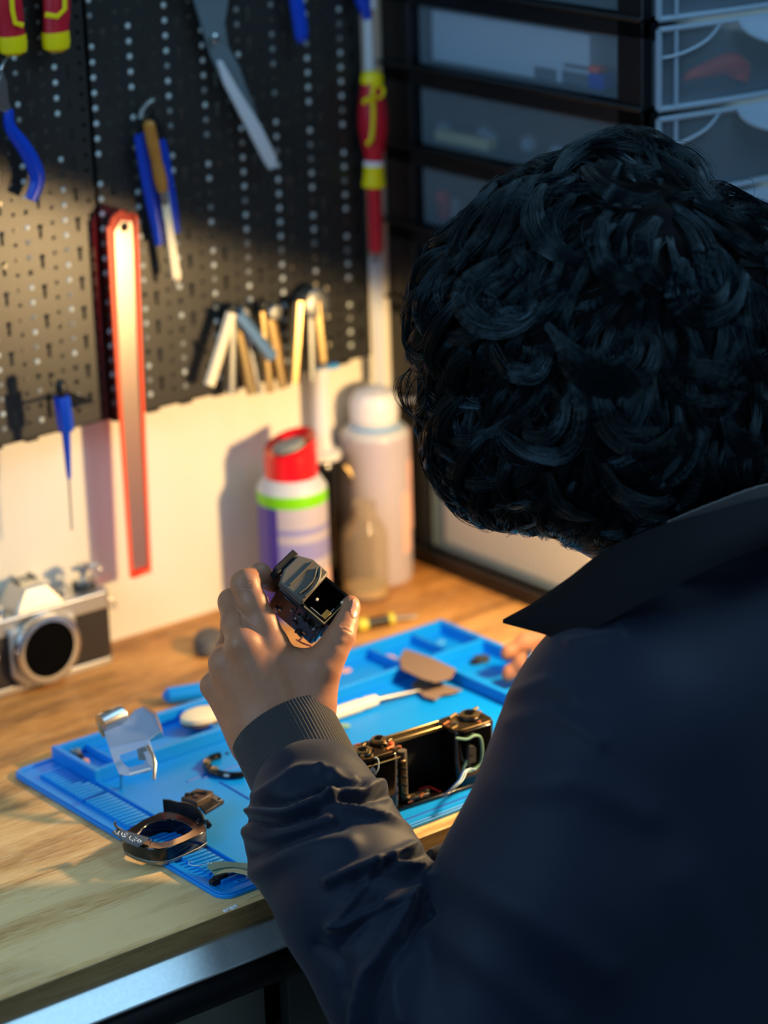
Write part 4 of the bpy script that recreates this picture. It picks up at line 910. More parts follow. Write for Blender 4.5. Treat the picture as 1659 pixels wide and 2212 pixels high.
# ------------------------------------------------------------------ jacket
def jacket():
    s = SDF(.03)
    s.cone(V(1350, 1610, 1.905), V(1172, 1950, 1.895), .078, .076, .03); s.cone(V(1172, 1950, 1.895), V(1045, 2330, 1.885), .076, .072, .022)
    s.cone(V(1005, 2320, 1.885), V(776, 1955, 1.930), .066, .0590, .008)
    s.cone(V(776, 1955, 1.930), V(696, 1806, 1.970), .0590, .0535, .008); s.cone(V(696, 1806, 1.970), V(682, 1730, 1.990), .0535, .0460, .02)
    s.cone(V(966, 1884, 1.975), V(1050, 2120, 1.96), .0215, .05, .006)
    s.cone(V(1360, 1600, 1.92), V(1580, 1420, 1.985), .068, .066, .05)
    s.cone(V(1580, 1420, 1.985), V(1930, 1560, 2.13), .072, .07, .05)
    s.ell(V(1600, 1760, 1.995), (RT*.65+FW*.72, UP, RT*.72-FW*.65), (.205, .21, .100), .06)
    s.ell(V(1600, 2200, 1.995), (RT*.65+FW*.72, UP, RT*.72-FW*.65), (.19, .25, .105), .06)
    s.cone(V(1960, 1500, 2.12), V(1830, 1640, 2.20), .072, .06, .03); s.cone(V(1830, 1640, 2.20), V(1430, 1470, 2.31), .06, .040, .03)
    v, f = s.mesh(.0027); v = smooth_mesh(v, f, 3)
    N = vnormals(v, f); px, py, d = PROJ(v); fc = np.clip(-(N@np.array(FW))*1.6+.35, 0, 1)
    def c7(P): return [(480+x/3.021, 1480+y/3.021) for x, y in P]
    disp = np.zeros(len(v))
    def ridge(P, wd, amp, fade=True):
        nonlocal disp
        P = [tuple(q)[:2] for q in smoothpts([(x, y, 0) for x, y in c7(P)], 5)]; dd = polydist(px, py, P); disp = disp+np.exp(-(dd/(wd*.9))**2)*amp*1.3*fc
    ridge([(200, 740), (380, 640), (500, 560), (650, 550)], 13, .0035)
    ridge([(720, 590), (800, 630), (900, 645), (1040, 632), (1090, 670)], 11, .0045)
    ridge([(640, 560), (760, 560), (860, 600)], 10, .003)
    ridge([(180, 830), (400, 850), (600, 775), (800, 706), (960, 690), (1050, 655), (1120, 720)], 13, .0065)
    ridge([(700, 742), (800, 800), (980, 850), (1100, 890), (1230, 960), (1320, 1030)], 12, .0060)
    ridge([(700, 1290), (850, 1220), (1000, 1160), (1150, 1105), (1240, 1060)], 11, .0060)
    ridge([(1110, 1150), (1200, 1172), (1300, 1190), (1355, 1240)], 10, .0050)
    ridge([(700, 1582), (800, 1572), (950, 1490), (1080, 1420), (1220, 1395)], 10, .0050)
    ridge([(1000, 1170), (920, 1310), (830, 1440), (720, 1575)], 10, .0038)
    ridge([(1270, 1340), (1150, 1550), (1000, 1800), (930, 1900), (890, 2100), (880, 2400)], 15, .0060)
    ridge([(1160, 1650), (1140, 1900), (1180, 2200)], 22, .0035)
    ridge([(150, 950), (300, 1010), (500, 960), (700, 900)], 22, .0050)
    ridge([(220, 1230), (420, 1130), (640, 1060), (830, 1040)], 26, .0045)
    # valleys
    ridge([(760, 760), (880, 765), (1000, 715), (1080, 720)], 11, -.0060)
    ridge([(200, 760), (400, 760), (600, 700), (760, 660), (900, 670)], 11, -.0050)
    ridge([(150, 880), (260, 900), (420, 900), (620, 840)], 12, -.0060)
    ridge([(200, 1120), (350, 1060), (560, 1000), (760, 930)], 16, -.0045)
    ridge([(1060, 1180), (1180, 1130), (1320, 1100)], 10, -.0040)
    ridge([(880, 1290), (1050, 1240), (1240, 1290)], 14, -.0035)
    ridge([(1330, 1480), (1230, 1620), (1080, 1880), (1000, 2060), (960, 2300)], 16, -.0055)
    ridge([(1010, 1430), (900, 1560), (780, 1700)], 14, -.0035)
    ridge([(620, 1700), (780, 1800), (820, 1990)], 18, -.0030)
    # broad soft undulation of the back and shoulder, small wrinkles at the shoulder seam
    w1 = np.sin(v@np.array([21, 9, 33.]))*np.sin(v@np.array([-14, 27, 11.]))*.0022
    for P, wd, a in (([(1090, 1500), (1180, 1470), (1240, 1500)], 16, .003), ([(1100, 1560), (1200, 1540), (1300, 1600)], 22, .0025), ([(1230, 1385), (1340, 1370), (1350, 1320)], 10, .0025), ([(1100, 1700), (1250, 1680), (1400, 1760)], 40, .003), ([(1000, 1900), (1150, 1980), (1300, 2100)], 45, .0035), ([(960, 2020), (1100, 2130), (1200, 2212)], 40, .003), ([(1480, 1900), (1560, 2050), (1580, 2212)], 60, .004)):
        disp = disp+np.exp(-(polydist(px, py, P)/wd)**2)*a*fc
    v = v+N*(disp+w1)[:, None]
    # keep the cloth on its side of the worktop
    return clear_bench(v), f
v, f = jacket(); jk = npmesh('jacket', v, f, [JACK], person)
jk['label'] = 'dark navy jacket'
# collar
top = [(1086, 1338, 1.930), (1150, 1302, 1.918), (1230, 1246, 1.900), (1310, 1186, 1.885), (1420, 1140, 1.868), (1540, 1108, 1.862), (1665, 1076, 1.880), (1760, 1072, 1.930), (1800, 1090, 2.00), (1740, 1130, 2.06), (1600, 1190, 2.10), (1480, 1270, 2.13)]
bot = [(1086, 1346, 1.926), (1160, 1366, 1.905), (1232, 1384, 1.880), (1310, 1344, 1.857), (1420, 1286, 1.842), (1540, 1226, 1.842), (1665, 1178, 1.862), (1780, 1170, 1.92), (1840, 1180, 2.00), (1780, 1220, 2.07), (1640, 1290, 2.12), (1500, 1340, 2.14)]
TP = smoothpts([V(*q) for q in top], 6); BP = smoothpts([V(*q) for q in bot], 6); n = len(TP); cvs = []; cfs = []
cen = sum(TP, Vector())/n
for i in range(n):
    for k in range(7):
        u = k/6; p = TP[i].lerp(BP[i], u); out = (p-cen); out.z = 0; out.normalize(); cvs.append(p+out*.006*math.sin(math.pi*u)*min(1, i/6)); 
base_n = len(cvs)
for i in range(n):
    for k in range(7):
        p = cvs[i*7+k]; out = (p-cen); out.z = 0; out.normalize(); cvs.append(p-out*.0035)
for i in range(n-1):
    for k in range(6):
        a = i*7+k; cfs += [(a, a+1, a+8, a+7), (base_n+a, base_n+a+7, base_n+a+8, base_n+a+1)]
    cfs += [(i*7, (i+1)*7, base_n+(i+1)*7, base_n+i*7), (i*7+6, base_n+i*7+6, base_n+(i+1)*7+6, (i+1)*7+6)]
for k in range(6): cfs += [(k, base_n+k, base_n+k+1, k+1), ((n-1)*7+k, (n-1)*7+k+1, base_n+(n-1)*7+k+1, base_n+(n-1)*7+k)]
b = MB(); b.add(cvs, cfs); cl = b.build('collar', COLL, jk, angle=1.2); cl['label'] = 'black pointed collar'
# knitted inner collar band
TQ = smoothpts([V(*q) for q in ((1440, 1128, 1.885), (1540, 1088, 1.880), (1665, 1046, 1.896), (1760, 1050, 1.94), (1785, 1075, 2.0), (1720, 1110, 2.05))], 10); n = len(TQ); cvs = []; cfs = []
for i, p in enumerate(TQ):
    rib = .0006*(i % 2); out = (p-cen); out.z = 0; out.normalize()
    for z in (0, -.03): cvs += [p+UP*z+out*rib, p+UP*z+out*(rib-.003)]
for i in range(n-1):
    a = 4*i; c_ = a+4; cfs += [(a, a+2, c_+2, c_), (a+1, c_+1, c_+3, a+3), (a, c_, c_+1, a+1)]
b = MB(); b.add(cvs, cfs); b.build('collar_band', CUFF, jk)
# knitted cuffs
def cuff(name, axis_pts, radii, ribs, flat, amp=.00035):
    C_ = [Vector(p) for p in axis_pts]; n = ribs*4; vs = []; fs = []
    for i, (c, r) in enumerate(zip(C_, radii)):
        t = (C_[min(i+1, len(C_)-1)]-C_[max(i-1, 0)]).normalized(); y = (FW-t*FW.dot(t)).normalized(); x = y.cross(t)
        for q in range(n):
            a = 2*math.pi*q/n; rr = r+amp*math.cos(a*ribs)*(1 if 0 < i < len(C_)-1 else 0)
            vs.append(c+x*rr*math.cos(a)+y*rr*flat*math.sin(a))
    for i in range(len(C_)-1):
        for q in range(n): fs.append((i*n+q, i*n+(q+1) % n, (i+1)*n+(q+1) % n, (i+1)*n+q))
    b = MB(); b.add(vs, fs); return b.build(name, CUFF, jk, angle=1.5)
ax = [VH(x, y, d) for x, y, d in ((608, 1575, 1.992), (603, 1565, 1.992), (606, 1571, 1.990), (622, 1600, 1.984), (642, 1640, 1.976), (664, 1684, 1.966), (684, 1722, 1.960))]
c_ = cuff('cuff', ax, [.0365, .0388, .0400, .0405, .0408, .0412, .0410], 88, .82); c_['label'] = 'ribbed dark knitted cuff'
cuff('cuff', [V(1440, 1490, 2.300), V(1370, 1448, 2.318), V(1355, 1438, 2.320)], [.034, .031, .029], 60, .9)
# ring on the right hand
r0, r1 = V(1158, 1421, 2.319), V(1148, 1424, 2.320)
b = MB(); fr = axis_frame(r0, r1); 
b.frame_prism(circ(.0094, 28), circ(.0082, 28), .0045, 0, fr); rg = b.build('finger_ring', 'silver', person, bevel=.0004); rg['label'] = 'silver ring'
# ------------------------------------------------------------------ hair
def hair():
    s = SDF(.03)
    for x, y, d, r in ((1300, 640, 1.975, .104), (1400, 740, 1.985, .110), (1180, 620, 1.975, .066), (1085, 695, 1.975, .067), (1040, 900, 1.985, .042), (1120, 980, 1.975, .050), (1330, 900, 1.965, .078), (1500, 900, 1.965, .078), (1560, 700, 1.985, .085), (1340, 1045, 1.965, .042), (1500, 1040, 1.955, .050), (1230, 985, 1.965, .047), (1600, 960, 1.975, .06), (1350, 430, 1.985, .045), (1060, 1010, 1.99, .026)):
        c = A3(V(x, y, d)); s.p.append(('e', c, np.eye(3, dtype=np.float32), A3((r, r, r)), False, .03))
    v, f = s.mesh(.0045, .02); v = smooth_mesh(v, f, 1)
    N = vnormals(v, f)
    v = v+N*((np.sin(v@np.array([150, 60, 90.]))*np.sin(v@np.array([-70, 130, 60.]))*.0022-.002)[:, None])
    # locks: guides marched over the surface of the hair volume
    FWn, UPn, RTn = np.array(FW), np.array(UP), np.array(RT)
    crown = np.array(V(1400, 430, 1.90))
    K = 18
    guides = []                                           # (K,3) polyline, width, radius scale
    rng = RNG
    # auto locks
    cand = v[rng.permutation(len(v))]; Nc = s.grad(cand[:4000].astype(np.float32)); cand = cand[:4000]
    facing = -(Nc@FWn); ok = (facing > -.35) | (rng.random(len(cand)) < .35); cand = cand[ok][:760]
    P = cand.astype(np.float64).copy(); Np = s.grad(P.astype(np.float32))
    away = P-crown; away -= Np*(away*Np).sum(1, keepdims=True); away /= np.linalg.norm(away, axis=1, keepdims=True)+1e-9
    front = -0.35*RTn-0.5*UPn
    T = away+front*.6+rng.normal(0, .35, P.shape); T -= Np*(T*Np).sum(1, keepdims=True); T /= np.linalg.norm(T, axis=1, keepdims=True)
    nL = len(P); sgn = rng.choice([-1, 1], nL); kap0 = rng.uniform(-6, 10, nL); kap1 = rng.uniform(18, 60, nL); L = rng.uniform(.050, .095, nL); lift = rng.uniform(.003, .0085, nL)
    G = np.zeros((nL, K, 3)); step = L/(K-1)
    for k in range(K):
        u = k/(K-1); Np = s.grad(P.astype(np.float32)); dist = s(P.astype(np.float32)); P = P-Np*dist[:, None]
        off = -.003+lift*np.sin(math.pi*min(1, u*1.05))**.8 + (.0035*u*u)
        G[:, k] = P+Np*off[:, None]
        ang = sgn*(kap0+(kap1-kap0)*u**1.3)*step
        T = T-Np*(T*Np).sum(1, keepdims=True); T /= np.linalg.norm(T, axis=1, keepdims=True)+1e-9
        B = np.cross(Np, T); T = T*np.cos(ang)[:, None]+B*np.sin(ang)[:, None]
        P = P+T*step[:, None]
    for g in G: guides.append((g, rng.uniform(.0045, .0095), 50))
    def on(px, py, lf):                                    # sphere-trace a pixel onto the hair volume
        r = np.array(ray(px, py)); r /= np.linalg.norm(r); p = np.array(V(px, py, 1.75)); best = (9, p)
        for _ in range(60):
            d = float(s(p[None].astype(np.float32))[0])-lf
            if d < best[0]: best = (d, p.copy())
            if d < .0006: break
            p = p+r*max(d*.8, .0008)
        return best[1]
    def lock(pts, wd, lf=.0075, n=110):
        Q = [on(x, y, lf*(.4+.6*math.sin(math.pi*(i+.6)/len(pts)))) for i, (x, y) in enumerate(pts)]
        S = np.array([list(q) for q in smoothpts(Q, 8)]); t = np.linspace(0, len(S)-1, K); lo_ = np.floor(t).astype(int).clip(0, len(S)-2); fr = (t-lo_)[:, None]
        guides.append((S[lo_]*(1-fr)+S[lo_+1]*fr, wd, n))
    big = [
        ([(1180, 700), (1215, 745), (1228, 790), (1275, 832), (1340, 836), (1398, 800), (1416, 745), (1392, 700)], .012),
        ([(1200, 720), (1240, 760), (1290, 800), (1345, 800), (1380, 760), (1375, 715)], .010),
        ([(1290, 850), (1298, 915), (1350, 965), (1420, 962), (1470, 915)], .011),
        ([(1310, 860), (1330, 910), (1370, 935), (1430, 925)], .009),
        ([(1080, 930), (1140, 975), (1210, 985), (1250, 945), (1256, 880), (1232, 820)], .012),
        ([(1130, 940), (1180, 945), (1215, 915), (1225, 860)], .010),
        ([(1175, 400), (1150, 450), (1158, 500), (1200, 545), (1260, 575)], .016),
        ([(1240, 420), (1195, 470), (1200, 530), (1250, 560)], .012),
        ([(1150, 470), (1122, 520), (1130, 560), (1165, 590)], .010),
        ([(1080, 560), (1010, 610), (1008, 665), (1055, 705), (1125, 700), (1185, 655)], .017),
        ([(1110, 600), (1060, 640), (1080, 680), (1140, 670), (1160, 620)], .012),
        ([(1120, 390), (1090, 430), (1050, 500), (1010, 545), (985, 590)], .013),
        ([(1160, 380), (1120, 440), (1085, 510), (1040, 560)], .012),
        ([(1080, 390), (1030, 440), (985, 500), (960, 560)], .010),
        ([(1200, 380), (1240, 330), (1300, 296), (1365, 288)], .014), ([(1200, 352), (1260, 318), (1330, 312), (1400, 330)], .012),
        ([(1260, 360), (1300, 405), (1360, 430), (1430, 432)], .012), ([(1290, 350), (1340, 370), (1410, 372), (1460, 392)], .012),
        ([(1400, 300), (1460, 320), (1510, 370), (1530, 430)], .010), ([(1420, 330), (1490, 380), (1545, 440), (1600, 480)], .012),
        ([(1500, 430), (1560, 460), (1620, 490), (1680, 520)], .010),
        ([(1480, 560), (1455, 610), (1468, 665), (1525, 695), (1590, 660), (1615, 590)], .012), ([(1490, 580), (1500, 640), (1550, 650), (1585, 600)], .009),
        ([(1440, 800), (1500, 795), (1570, 810), (1590, 845), (1540, 868), (1460, 860)], .014),
        ([(1420, 470), (1390, 530), (1400, 590), (1450, 620)], .013), ([(1300, 470), (1290, 540), (1330, 600), (1390, 620)], .015),
        ([(1600, 700), (1620, 780), (1660, 830)], .015), ([(1560, 900), (1600, 960), (1650, 980)], .013),
        ([(960, 560), (920, 620), (905, 680), (925, 740)], .010), ([(1000, 640), (950, 700), (925, 760), (940, 820)], .011),
        ([(1020, 760), (980, 800), (985, 860), (1040, 880)], .012), ([(1060, 740), (1100, 800), (1160, 810), (1190, 770)], .012),
        ([(1000, 850), (960, 900), (950, 960), (985, 1000)], .010), ([(1050, 940), (1010, 980), (985, 1040), (1010, 1080)], .008),
        ([(1100, 1000), (1080, 1050), (1100, 1090), (1150, 1085)], .009), ([(1180, 1020), (1200, 1080), (1240, 1110), (1290, 1120)], .012),
        ([(1300, 1000), (1330, 1060), (1400, 1090), (1460, 1080)], .013), ([(1350, 1080), (1390, 1120), (1450, 1120)], .012),
    ]
    for P_, wd in big: lock(P_, wd)
    # thin wisps off the outline
    wisps = [
        ([(940, 755), (895, 790), (868, 825), (872, 870), (900, 910), (930, 940)], .0022), ([(946, 770), (905, 810), (884, 850), (890, 895), (925, 925), (955, 930)], .0028), ([(950, 760), (915, 775), (890, 800), (878, 840)], .0020),
        ([(935, 1000), (945, 1040), (970, 1075), (1010, 1095), (1060, 1092)], .0025), ([(950, 990), (965, 1030), (1000, 1062), (1050, 1075)], .0025),
        ([(1090, 1080), (1120, 1100), (1142, 1130), (1152, 1152)], .0018), ([(1140, 1060), (1160, 1090), (1165, 1125), (1150, 1150)], .0018), ([(1120, 1070), (1132, 1105), (1160, 1128), (1185, 1120)], .0015),
        ([(1440, 312), (1485, 320), (1522, 352), (1536, 400), (1530, 420)], .0014), ([(1450, 318), (1495, 345), (1518, 385)], .0012),
        ([(905, 600), (885, 640), (878, 700), (890, 745)], .0030), ([(915, 640), (893, 690), (900, 740)], .003), ([(1580, 430), (1620, 450), (1659, 470)], .002), ([(1590, 440), (1640, 480), (1690, 500)], .002),
        ([(1010, 1070), (1040, 1098), (1080, 1100), (1110, 1085)], .0022), ([(925, 930), (930, 980), (950, 1020)], .004), ([(930, 880), (918, 915), (935, 950), (960, 950)], .004), ([(990, 960), (975, 1000), (990, 1040)], .004), ([(1050, 960), (1052, 1010), (1030, 1050)], .004),
    ]
    for P_, wd in wisps: lock(P_, wd, .001, 16)
    # baby hairs at the nape
    for i in range(40):
        x = 1160+i*4.2+rng.uniform(-4, 4); y = 1120+(x-1160)*.42; a = rng.uniform(-.3, .7)
        lock([(x, y-26), (x+4*a, y-8), (x+rng.uniform(-10, 6), y+rng.uniform(4, 14))], .0025, .001, 5)
    # strands as thin three-sided tubes
    VV = []; FF = []; off = 0; u = np.linspace(0, 1, K)
    tri = np.arange(3); base = []
    for k in range(K-1):
        for q in range(3): base.append((k*3+q, k*3+(q+1) % 3, (k+1)*3+(q+1) % 3, (k+1)*3+q))
    base = np.array(base)
    for g, wd, n in guides:
        t = np.gradient(g, axis=0); t /= np.linalg.norm(t, axis=1, keepdims=True)+1e-9
        Np = s.grad(g.astype(np.float32)); B = np.cross(Np, t); B /= np.linalg.norm(B, axis=1, keepdims=True)+1e-9
        prof = (.22+.9*np.sin(math.pi*np.clip(u*.98+.02, 0, 1))**.8)*(1-.45*u**3)
        a = rng.uniform(-1, 1, n); c = rng.normal(0, .30, n); ph = rng.uniform(0, 6.28, n); am = np.abs(rng.normal(0, .0011, n))*(3 if wd < .0035 else 1)
        fly = rng.random(n) < .07; am[fly] *= 3.2
        jit = np.sin(u[None]*rng.uniform(3, 8, (n, 1))+ph[:, None])*am[:, None]
        pos = g[None]+B[None]*((a[:, None]*wd*.5*prof[None])+jit)[..., None]+Np[None]*((c[:, None]*wd*.42*prof[None])*1.0+(.0012*(1-a[:, None]**2)*prof[None])+jit*.5)[..., None]
        sc_ = rng.uniform(0, .06, n); rad = (.00013+.00007*rng.random(n))[:, None]*np.where(u[None] > .9, (1-u[None])/.1*.8+.2, 1)
        tt = np.gradient(pos, axis=1); tt /= np.linalg.norm(tt, axis=2, keepdims=True)+1e-9
        X = np.cross(tt, np.array([.3, .5, .81])); X /= np.linalg.norm(X, axis=2, keepdims=True)+1e-9; Y = np.cross(tt, X)
        an = 2*math.pi*tri/3
        vv = pos[:, :, None]+(X[:, :, None]*np.cos(an)[None, None, :, None]+Y[:, :, None]*np.sin(an)[None, None, :, None])*rad[:, :, None, None]
        VV.append(vv.reshape(-1, 3)); FF.append((base[None]+(off+np.arange(n)*K*3)[:, None, None]).reshape(-1, 4)); off += n*K*3
    return v, f, np.concatenate(VV), np.concatenate(FF)
def fastmesh(name, v, f, mats, mi, parent):
    me = bpy.data.meshes.new(name); me.vertices.add(len(v)); me.vertices.foreach_set('co', v.astype(np.float32).ravel())
    me.loops.add(f.size); me.loops.foreach_set('vertex_index', f.astype(np.int32).ravel()); me.polygons.add(len(f))
    me.polygons.foreach_set('loop_start', np.arange(0, f.size, 4, dtype=np.int32))
    for q in mats: me.materials.append(q)
    me.polygons.foreach_set('material_index', mi.astype(np.int32)); me.polygons.foreach_set('use_smooth', np.ones(len(f), bool)); me.update(calc_edges=True)
    o = bpy.data.objects.new(name, me); COL.objects.link(o); o.parent = parent; return o
hv, hf, sv, sf = hair()
hr = fastmesh('hair', np.concatenate([hv, sv]), np.concatenate([hf, sf+len(hv)]), [HAIRB, HAIR], np.concatenate([np.zeros(len(hf)), np.ones(len(sf))]), person)
hr['label'] = 'thick black curly hair'
# ------------------------------------------------------------------ black mirror box held in the left hand
TW_ = -FW
def dirv(ang, r, away): return (RT*math.cos(math.radians(ang))*r+UP*math.sin(math.radians(ang))*r+FW*away).normalized()
K0 = V(700, 1347, 2.025)
a_ = dirv(139.6, 1, .125); b_ = dirv(45, 1, .695); c_ = dirv(240, 1, 1.39)
a_ = a_.normalized(); b_ = (b_-a_*b_.dot(a_)).normalized(); c_ = (c_-a_*c_.dot(a_)-b_*c_.dot(b_)).normalized()
LA, LB, LC = .0445, .0335, .0335
hb = empty('mirror_box', K0, 'black camera mirror box held between the fingers and thumb of the raised hand', 'camera part')
FB = Matrix((a_, b_, c_)).transposed().to_4x4(); FB.translation = K0
def bb(x0, x1, y0, y1, z0, z1): return ((x0+x1)/2, (y0+y1)/2, (z0+z1)/2), (x1-x0, y1-y0, z1-z0)
def put(name, mt, boxes, bev=.0005, parent=None, T=FB):
    b = MB(T)
    for q in boxes: b.box(*bb(*q))
    return b.build(name, mt, parent or hb, bevel=bev)
w = .0022
put('box_frame', 'black_gloss', [(0, LA, 0, w, 0, LC), (0, LA, LB-w, LB, 0, LC), (0, w, 0, LB, 0, LC), (LA-w, LA, 0, LB, 0, LC), (0, LA, 0, LB, LC-w, LC)])
# prism cover and the ribbed eyepiece side at the upper end
b = MB(FB)
pr = [(.022, -.001), (.045, -.001), (.050, .010), (.050, .028), (.040, .034), (.024, .034)]
b.prism([(x, y) for x, y in pr], .007, 0, None, -.0055); b.build('prism_cover', 'taupe_face', hb, bevel=.0012)
b = MB(FB); b.tube(smoothpts([(.024, .003, -.0062), (.0235, .012, -.0075), (.0255, .022, -.0075), (.031, .031, -.0065)], 6), .0014, 8); b.tube(smoothpts([(.0285, .002, -.0062), (.0275, .011, -.007), (.0285, .020, -.007), (.033, .029, -.0065)], 6), .0010, 8)
b.box((.038, .017, -.0062), (.001, .03, .002)); b.build('curved_rib', 'taupe_face', hb)
b = MB(FB); b.box((.0535, .018, .002), (.006, .024, .012)); b.box((.052, .006, -.003), (.003, .005, .004)); b.build('eyepiece', 'black_matte', hb, bevel=.0008)
put('brass_edge', 'gold_dull', [(-.0004, .0200, -.0006, .0004, -.0008, .0006), (-.0006, .0004, 0, .022, -.0008, .0006)], .0001)
put('brass_tab', 'brass', [(.0015, .0060, .003, .0110, -.0009, .0003)], .0002)
put('hinge_arm', 'steel_dull', [(.003, .016, .0030, .0038, -.0002, .0010), (.002, .0030, .004, .016, -.0002, .0010)], .0001)
b = MB(FB)
for x, y in ((.0165, .012), (.0015, .0245)): b.lathe([(.0011, -.0012), (.0012, .0002)], 10, 0, Matrix.Translation((x, y, 0)))
b.build('pin', 'ivory_plastic', hb)
SIDE = FB @ frame((1, 0, 0), (0, 0, 1), (0, -1, 0))        # the dark side that faces the palm: x along the box, y down, z outward
b = MB(SIDE); b.box((.022, .017, .0005), (.043, .031, .002)); b.box((.012, .020, .0018), (.018, .018, .003)); b.box((.030, .012, .0015), (.014, .016, .002)); b.build('side_plate', 'body_dark', hb, bevel=.0008)
rr = random.Random(5)
for i, (x, y, r, mt) in enumerate(((.037, .026, .0022, 'copper_pale'), (.034, .020, .0012, 'steel'), (.012, .029, .0010, 'ivory_plastic'), (.020, .015, .0009, 'steel'), (.026, .011, .0010, 'steel_dull'), (.004, .010, .0012, 'steel'), (.009, .023, .0016, 'steel_dull'))):
    b = MB(SIDE); b.lathe([(r, .002), (r, .0038), (r*.6, .0042)], 12, 0, Matrix.Translation((x, y, 0))); b.build('screw', mt, hb)
b = MB(SIDE)
for i in range(7):
    x, y = rr.uniform(.002, .018), rr.uniform(.006, .030); b.tube([(x, y, .0035), (x+rr.uniform(-.005, .005), y+rr.uniform(-.005, .005), .0045)], .0012, 6)
b.build('lever_work', 'dark_grey', hb)
END = FB @ frame((0, 1, 0), (0, 0, 1), (-1, 0, 0))
b = MB(END); b.box((.016, .016, .0005), (.030, .030, .0016)); b.box((.010, .014, .002), (.012, .020, .0025)); b.build('end_plate', 'black_gloss', hb, bevel=.0006)
b = MB(END); b.cyl((.006, .012, .002), (.010, .020, .0035), .0018, n=10); b.build('coil', 'teal_glass', hb)
b = MB(); b.tube(smoothpts([V(655, 1375, 2.045), V(645, 1384, 2.045), V(640, 1382, 2.055), V(655, 1390, 2.055), V(672, 1396, 2.045)], 5), .0007, 6); b.build('wire', 'copper', hb)
# ------------------------------------------------------------------ stripped black camera body on the mat
P0, P1 = D(798, 1612, .058), D(1008, 1548, .058); X_ = (P1-P0); X_.z = 0; LX = X_.length; X_.normalize(); Y_ax = Vector((-X_.y, X_.x, 0))
O_ = Vector((P0.x, P0.y, MZ+.0002)); FC = Matrix((X_, Y_ax, Vector((0, 0, 1)))).transposed().to_4x4(); FC.translation = O_
cb = empty('stripped_camera', O_+X_*LX/2, 'stripped black camera body standing on the mat between the sleeve and the jacket', 'camera part')
def putc(name, mt, boxes, bev=.0006, parent=cb): return put(name, mt, boxes, bev, parent, FC)
HZ = .054; e = .019
b = MB(FC); b.prism(rrect(-e, -.015, .020, .015, .008, 5), HZ-.004); b.build('left_end', 'black_gloss', cb, bevel=.0008)
b = MB(FC); b.prism(rrect(LX-.020, -.015, LX+e, .015, .008, 5), HZ-.004); b.build('right_end', 'black_gloss', cb, bevel=.0008)
putc('back_wall', 'black_matte', [(.018, LX-.018, .010, .015, .002, HZ-.006)])
putc('base_plate', 'black_gloss', [(-e+.004, LX+e-.004, -.016, .016, 0, .003)])
putc('top_rail', 'gold_dull', [(.016, LX-.016, .0115, .0135, HZ-.005, HZ-.002)], .0003); putc('top_rail', 'gold_dull', [(.016, LX-.016, .0035, .0055, HZ-.006, HZ-.003)], .0003)
putc('rail_gap_plate', 'black_gloss', [(.016, LX-.016, .0055, .0115, HZ-.008, HZ-.005)], .0003)  # black plate between the two top rails
def disc(x, y, z, prof, mt, nm, n=26, parent=cb):
    b = MB(FC); b.lathe(prof, n, 0, Matrix.Translation((x, y, z))); return b.build(nm, mt, parent)
b = MB(FC); b.prism(rrect(-e+.001, -.0145, .021, .0145, .008, 5), .0022, 0, None, HZ-.004); b.build('left_deck', 'gold_dark', cb, bevel=.0005)
b = MB(FC); b.prism(rrect(LX-.021, -.0145, LX+e-.001, .0145, .008, 5), .0022, 0, None, HZ-.004); b.build('right_deck', 'gold_dark', cb, bevel=.0005)
for x, y, r, h in ((-.008, -.003, .0088, .0040), (.0115, .004, .0078, .0055), (LX+.004, .001, .0100, .0050)):
    d0 = disc(x, y, HZ-.002, [(r, 0), (r, h*.4), (r*.92, h*.5)], 'black_gloss', 'dial_base'); disc(x, y, HZ-.002+h*.5, [(r*.78, 0), (r*.78, h*.35), (r*.5, h*.4), (r*.5, h*.3)], 'gold_dull', 'dial_ring', parent=d0); disc(x, y, HZ-.002+h*.6, [(r*.42, 0), (r*.42, h*.55), (r*.25, h*.6)], 'black_gloss', 'dial_hub', parent=d0)
for i in range(44):
    lft = i < 24; x = rr.uniform(-e+.003, .020) if lft else rr.uniform(LX-.018, LX+e-.003); y = rr.uniform(-.0135, .0135); r = rr.uniform(.0008, .0022)
    if i % 3 == 0:
        b = MB(FC); b.tube([(x-rr.uniform(.002, .005), y, HZ-.0008), (x+rr.uniform(.001, .004), y+rr.uniform(-.003, .003), HZ-.0004)], r*.6, 6); b.build('small_lever', ('gold_dull', 'copper', 'body_dark')[i % 2], cb)
    else: disc(x, y, HZ-.002, [(r, 0), (r, .0012+r*.4), (r*.5, .0014+r*.4)], ('gold_dull', 'black_gloss', 'steel', 'copper')[i % 4], 'screw_head', 10)
disc(.0165, -.006, HZ-.001, [(.002, 0), (.0022, .0018), (.001, .0026)], 'orange_plastic', 'orange_cap', 12)
b = MB(FC)
b.tube([(-e+.001+.0006, -.006, HZ-.008), (-e+.006, -.0152, HZ-.008), (.018, -.0152, HZ-.008)], .0006, 6); b.build('edge_line', 'gold_dull', cb)
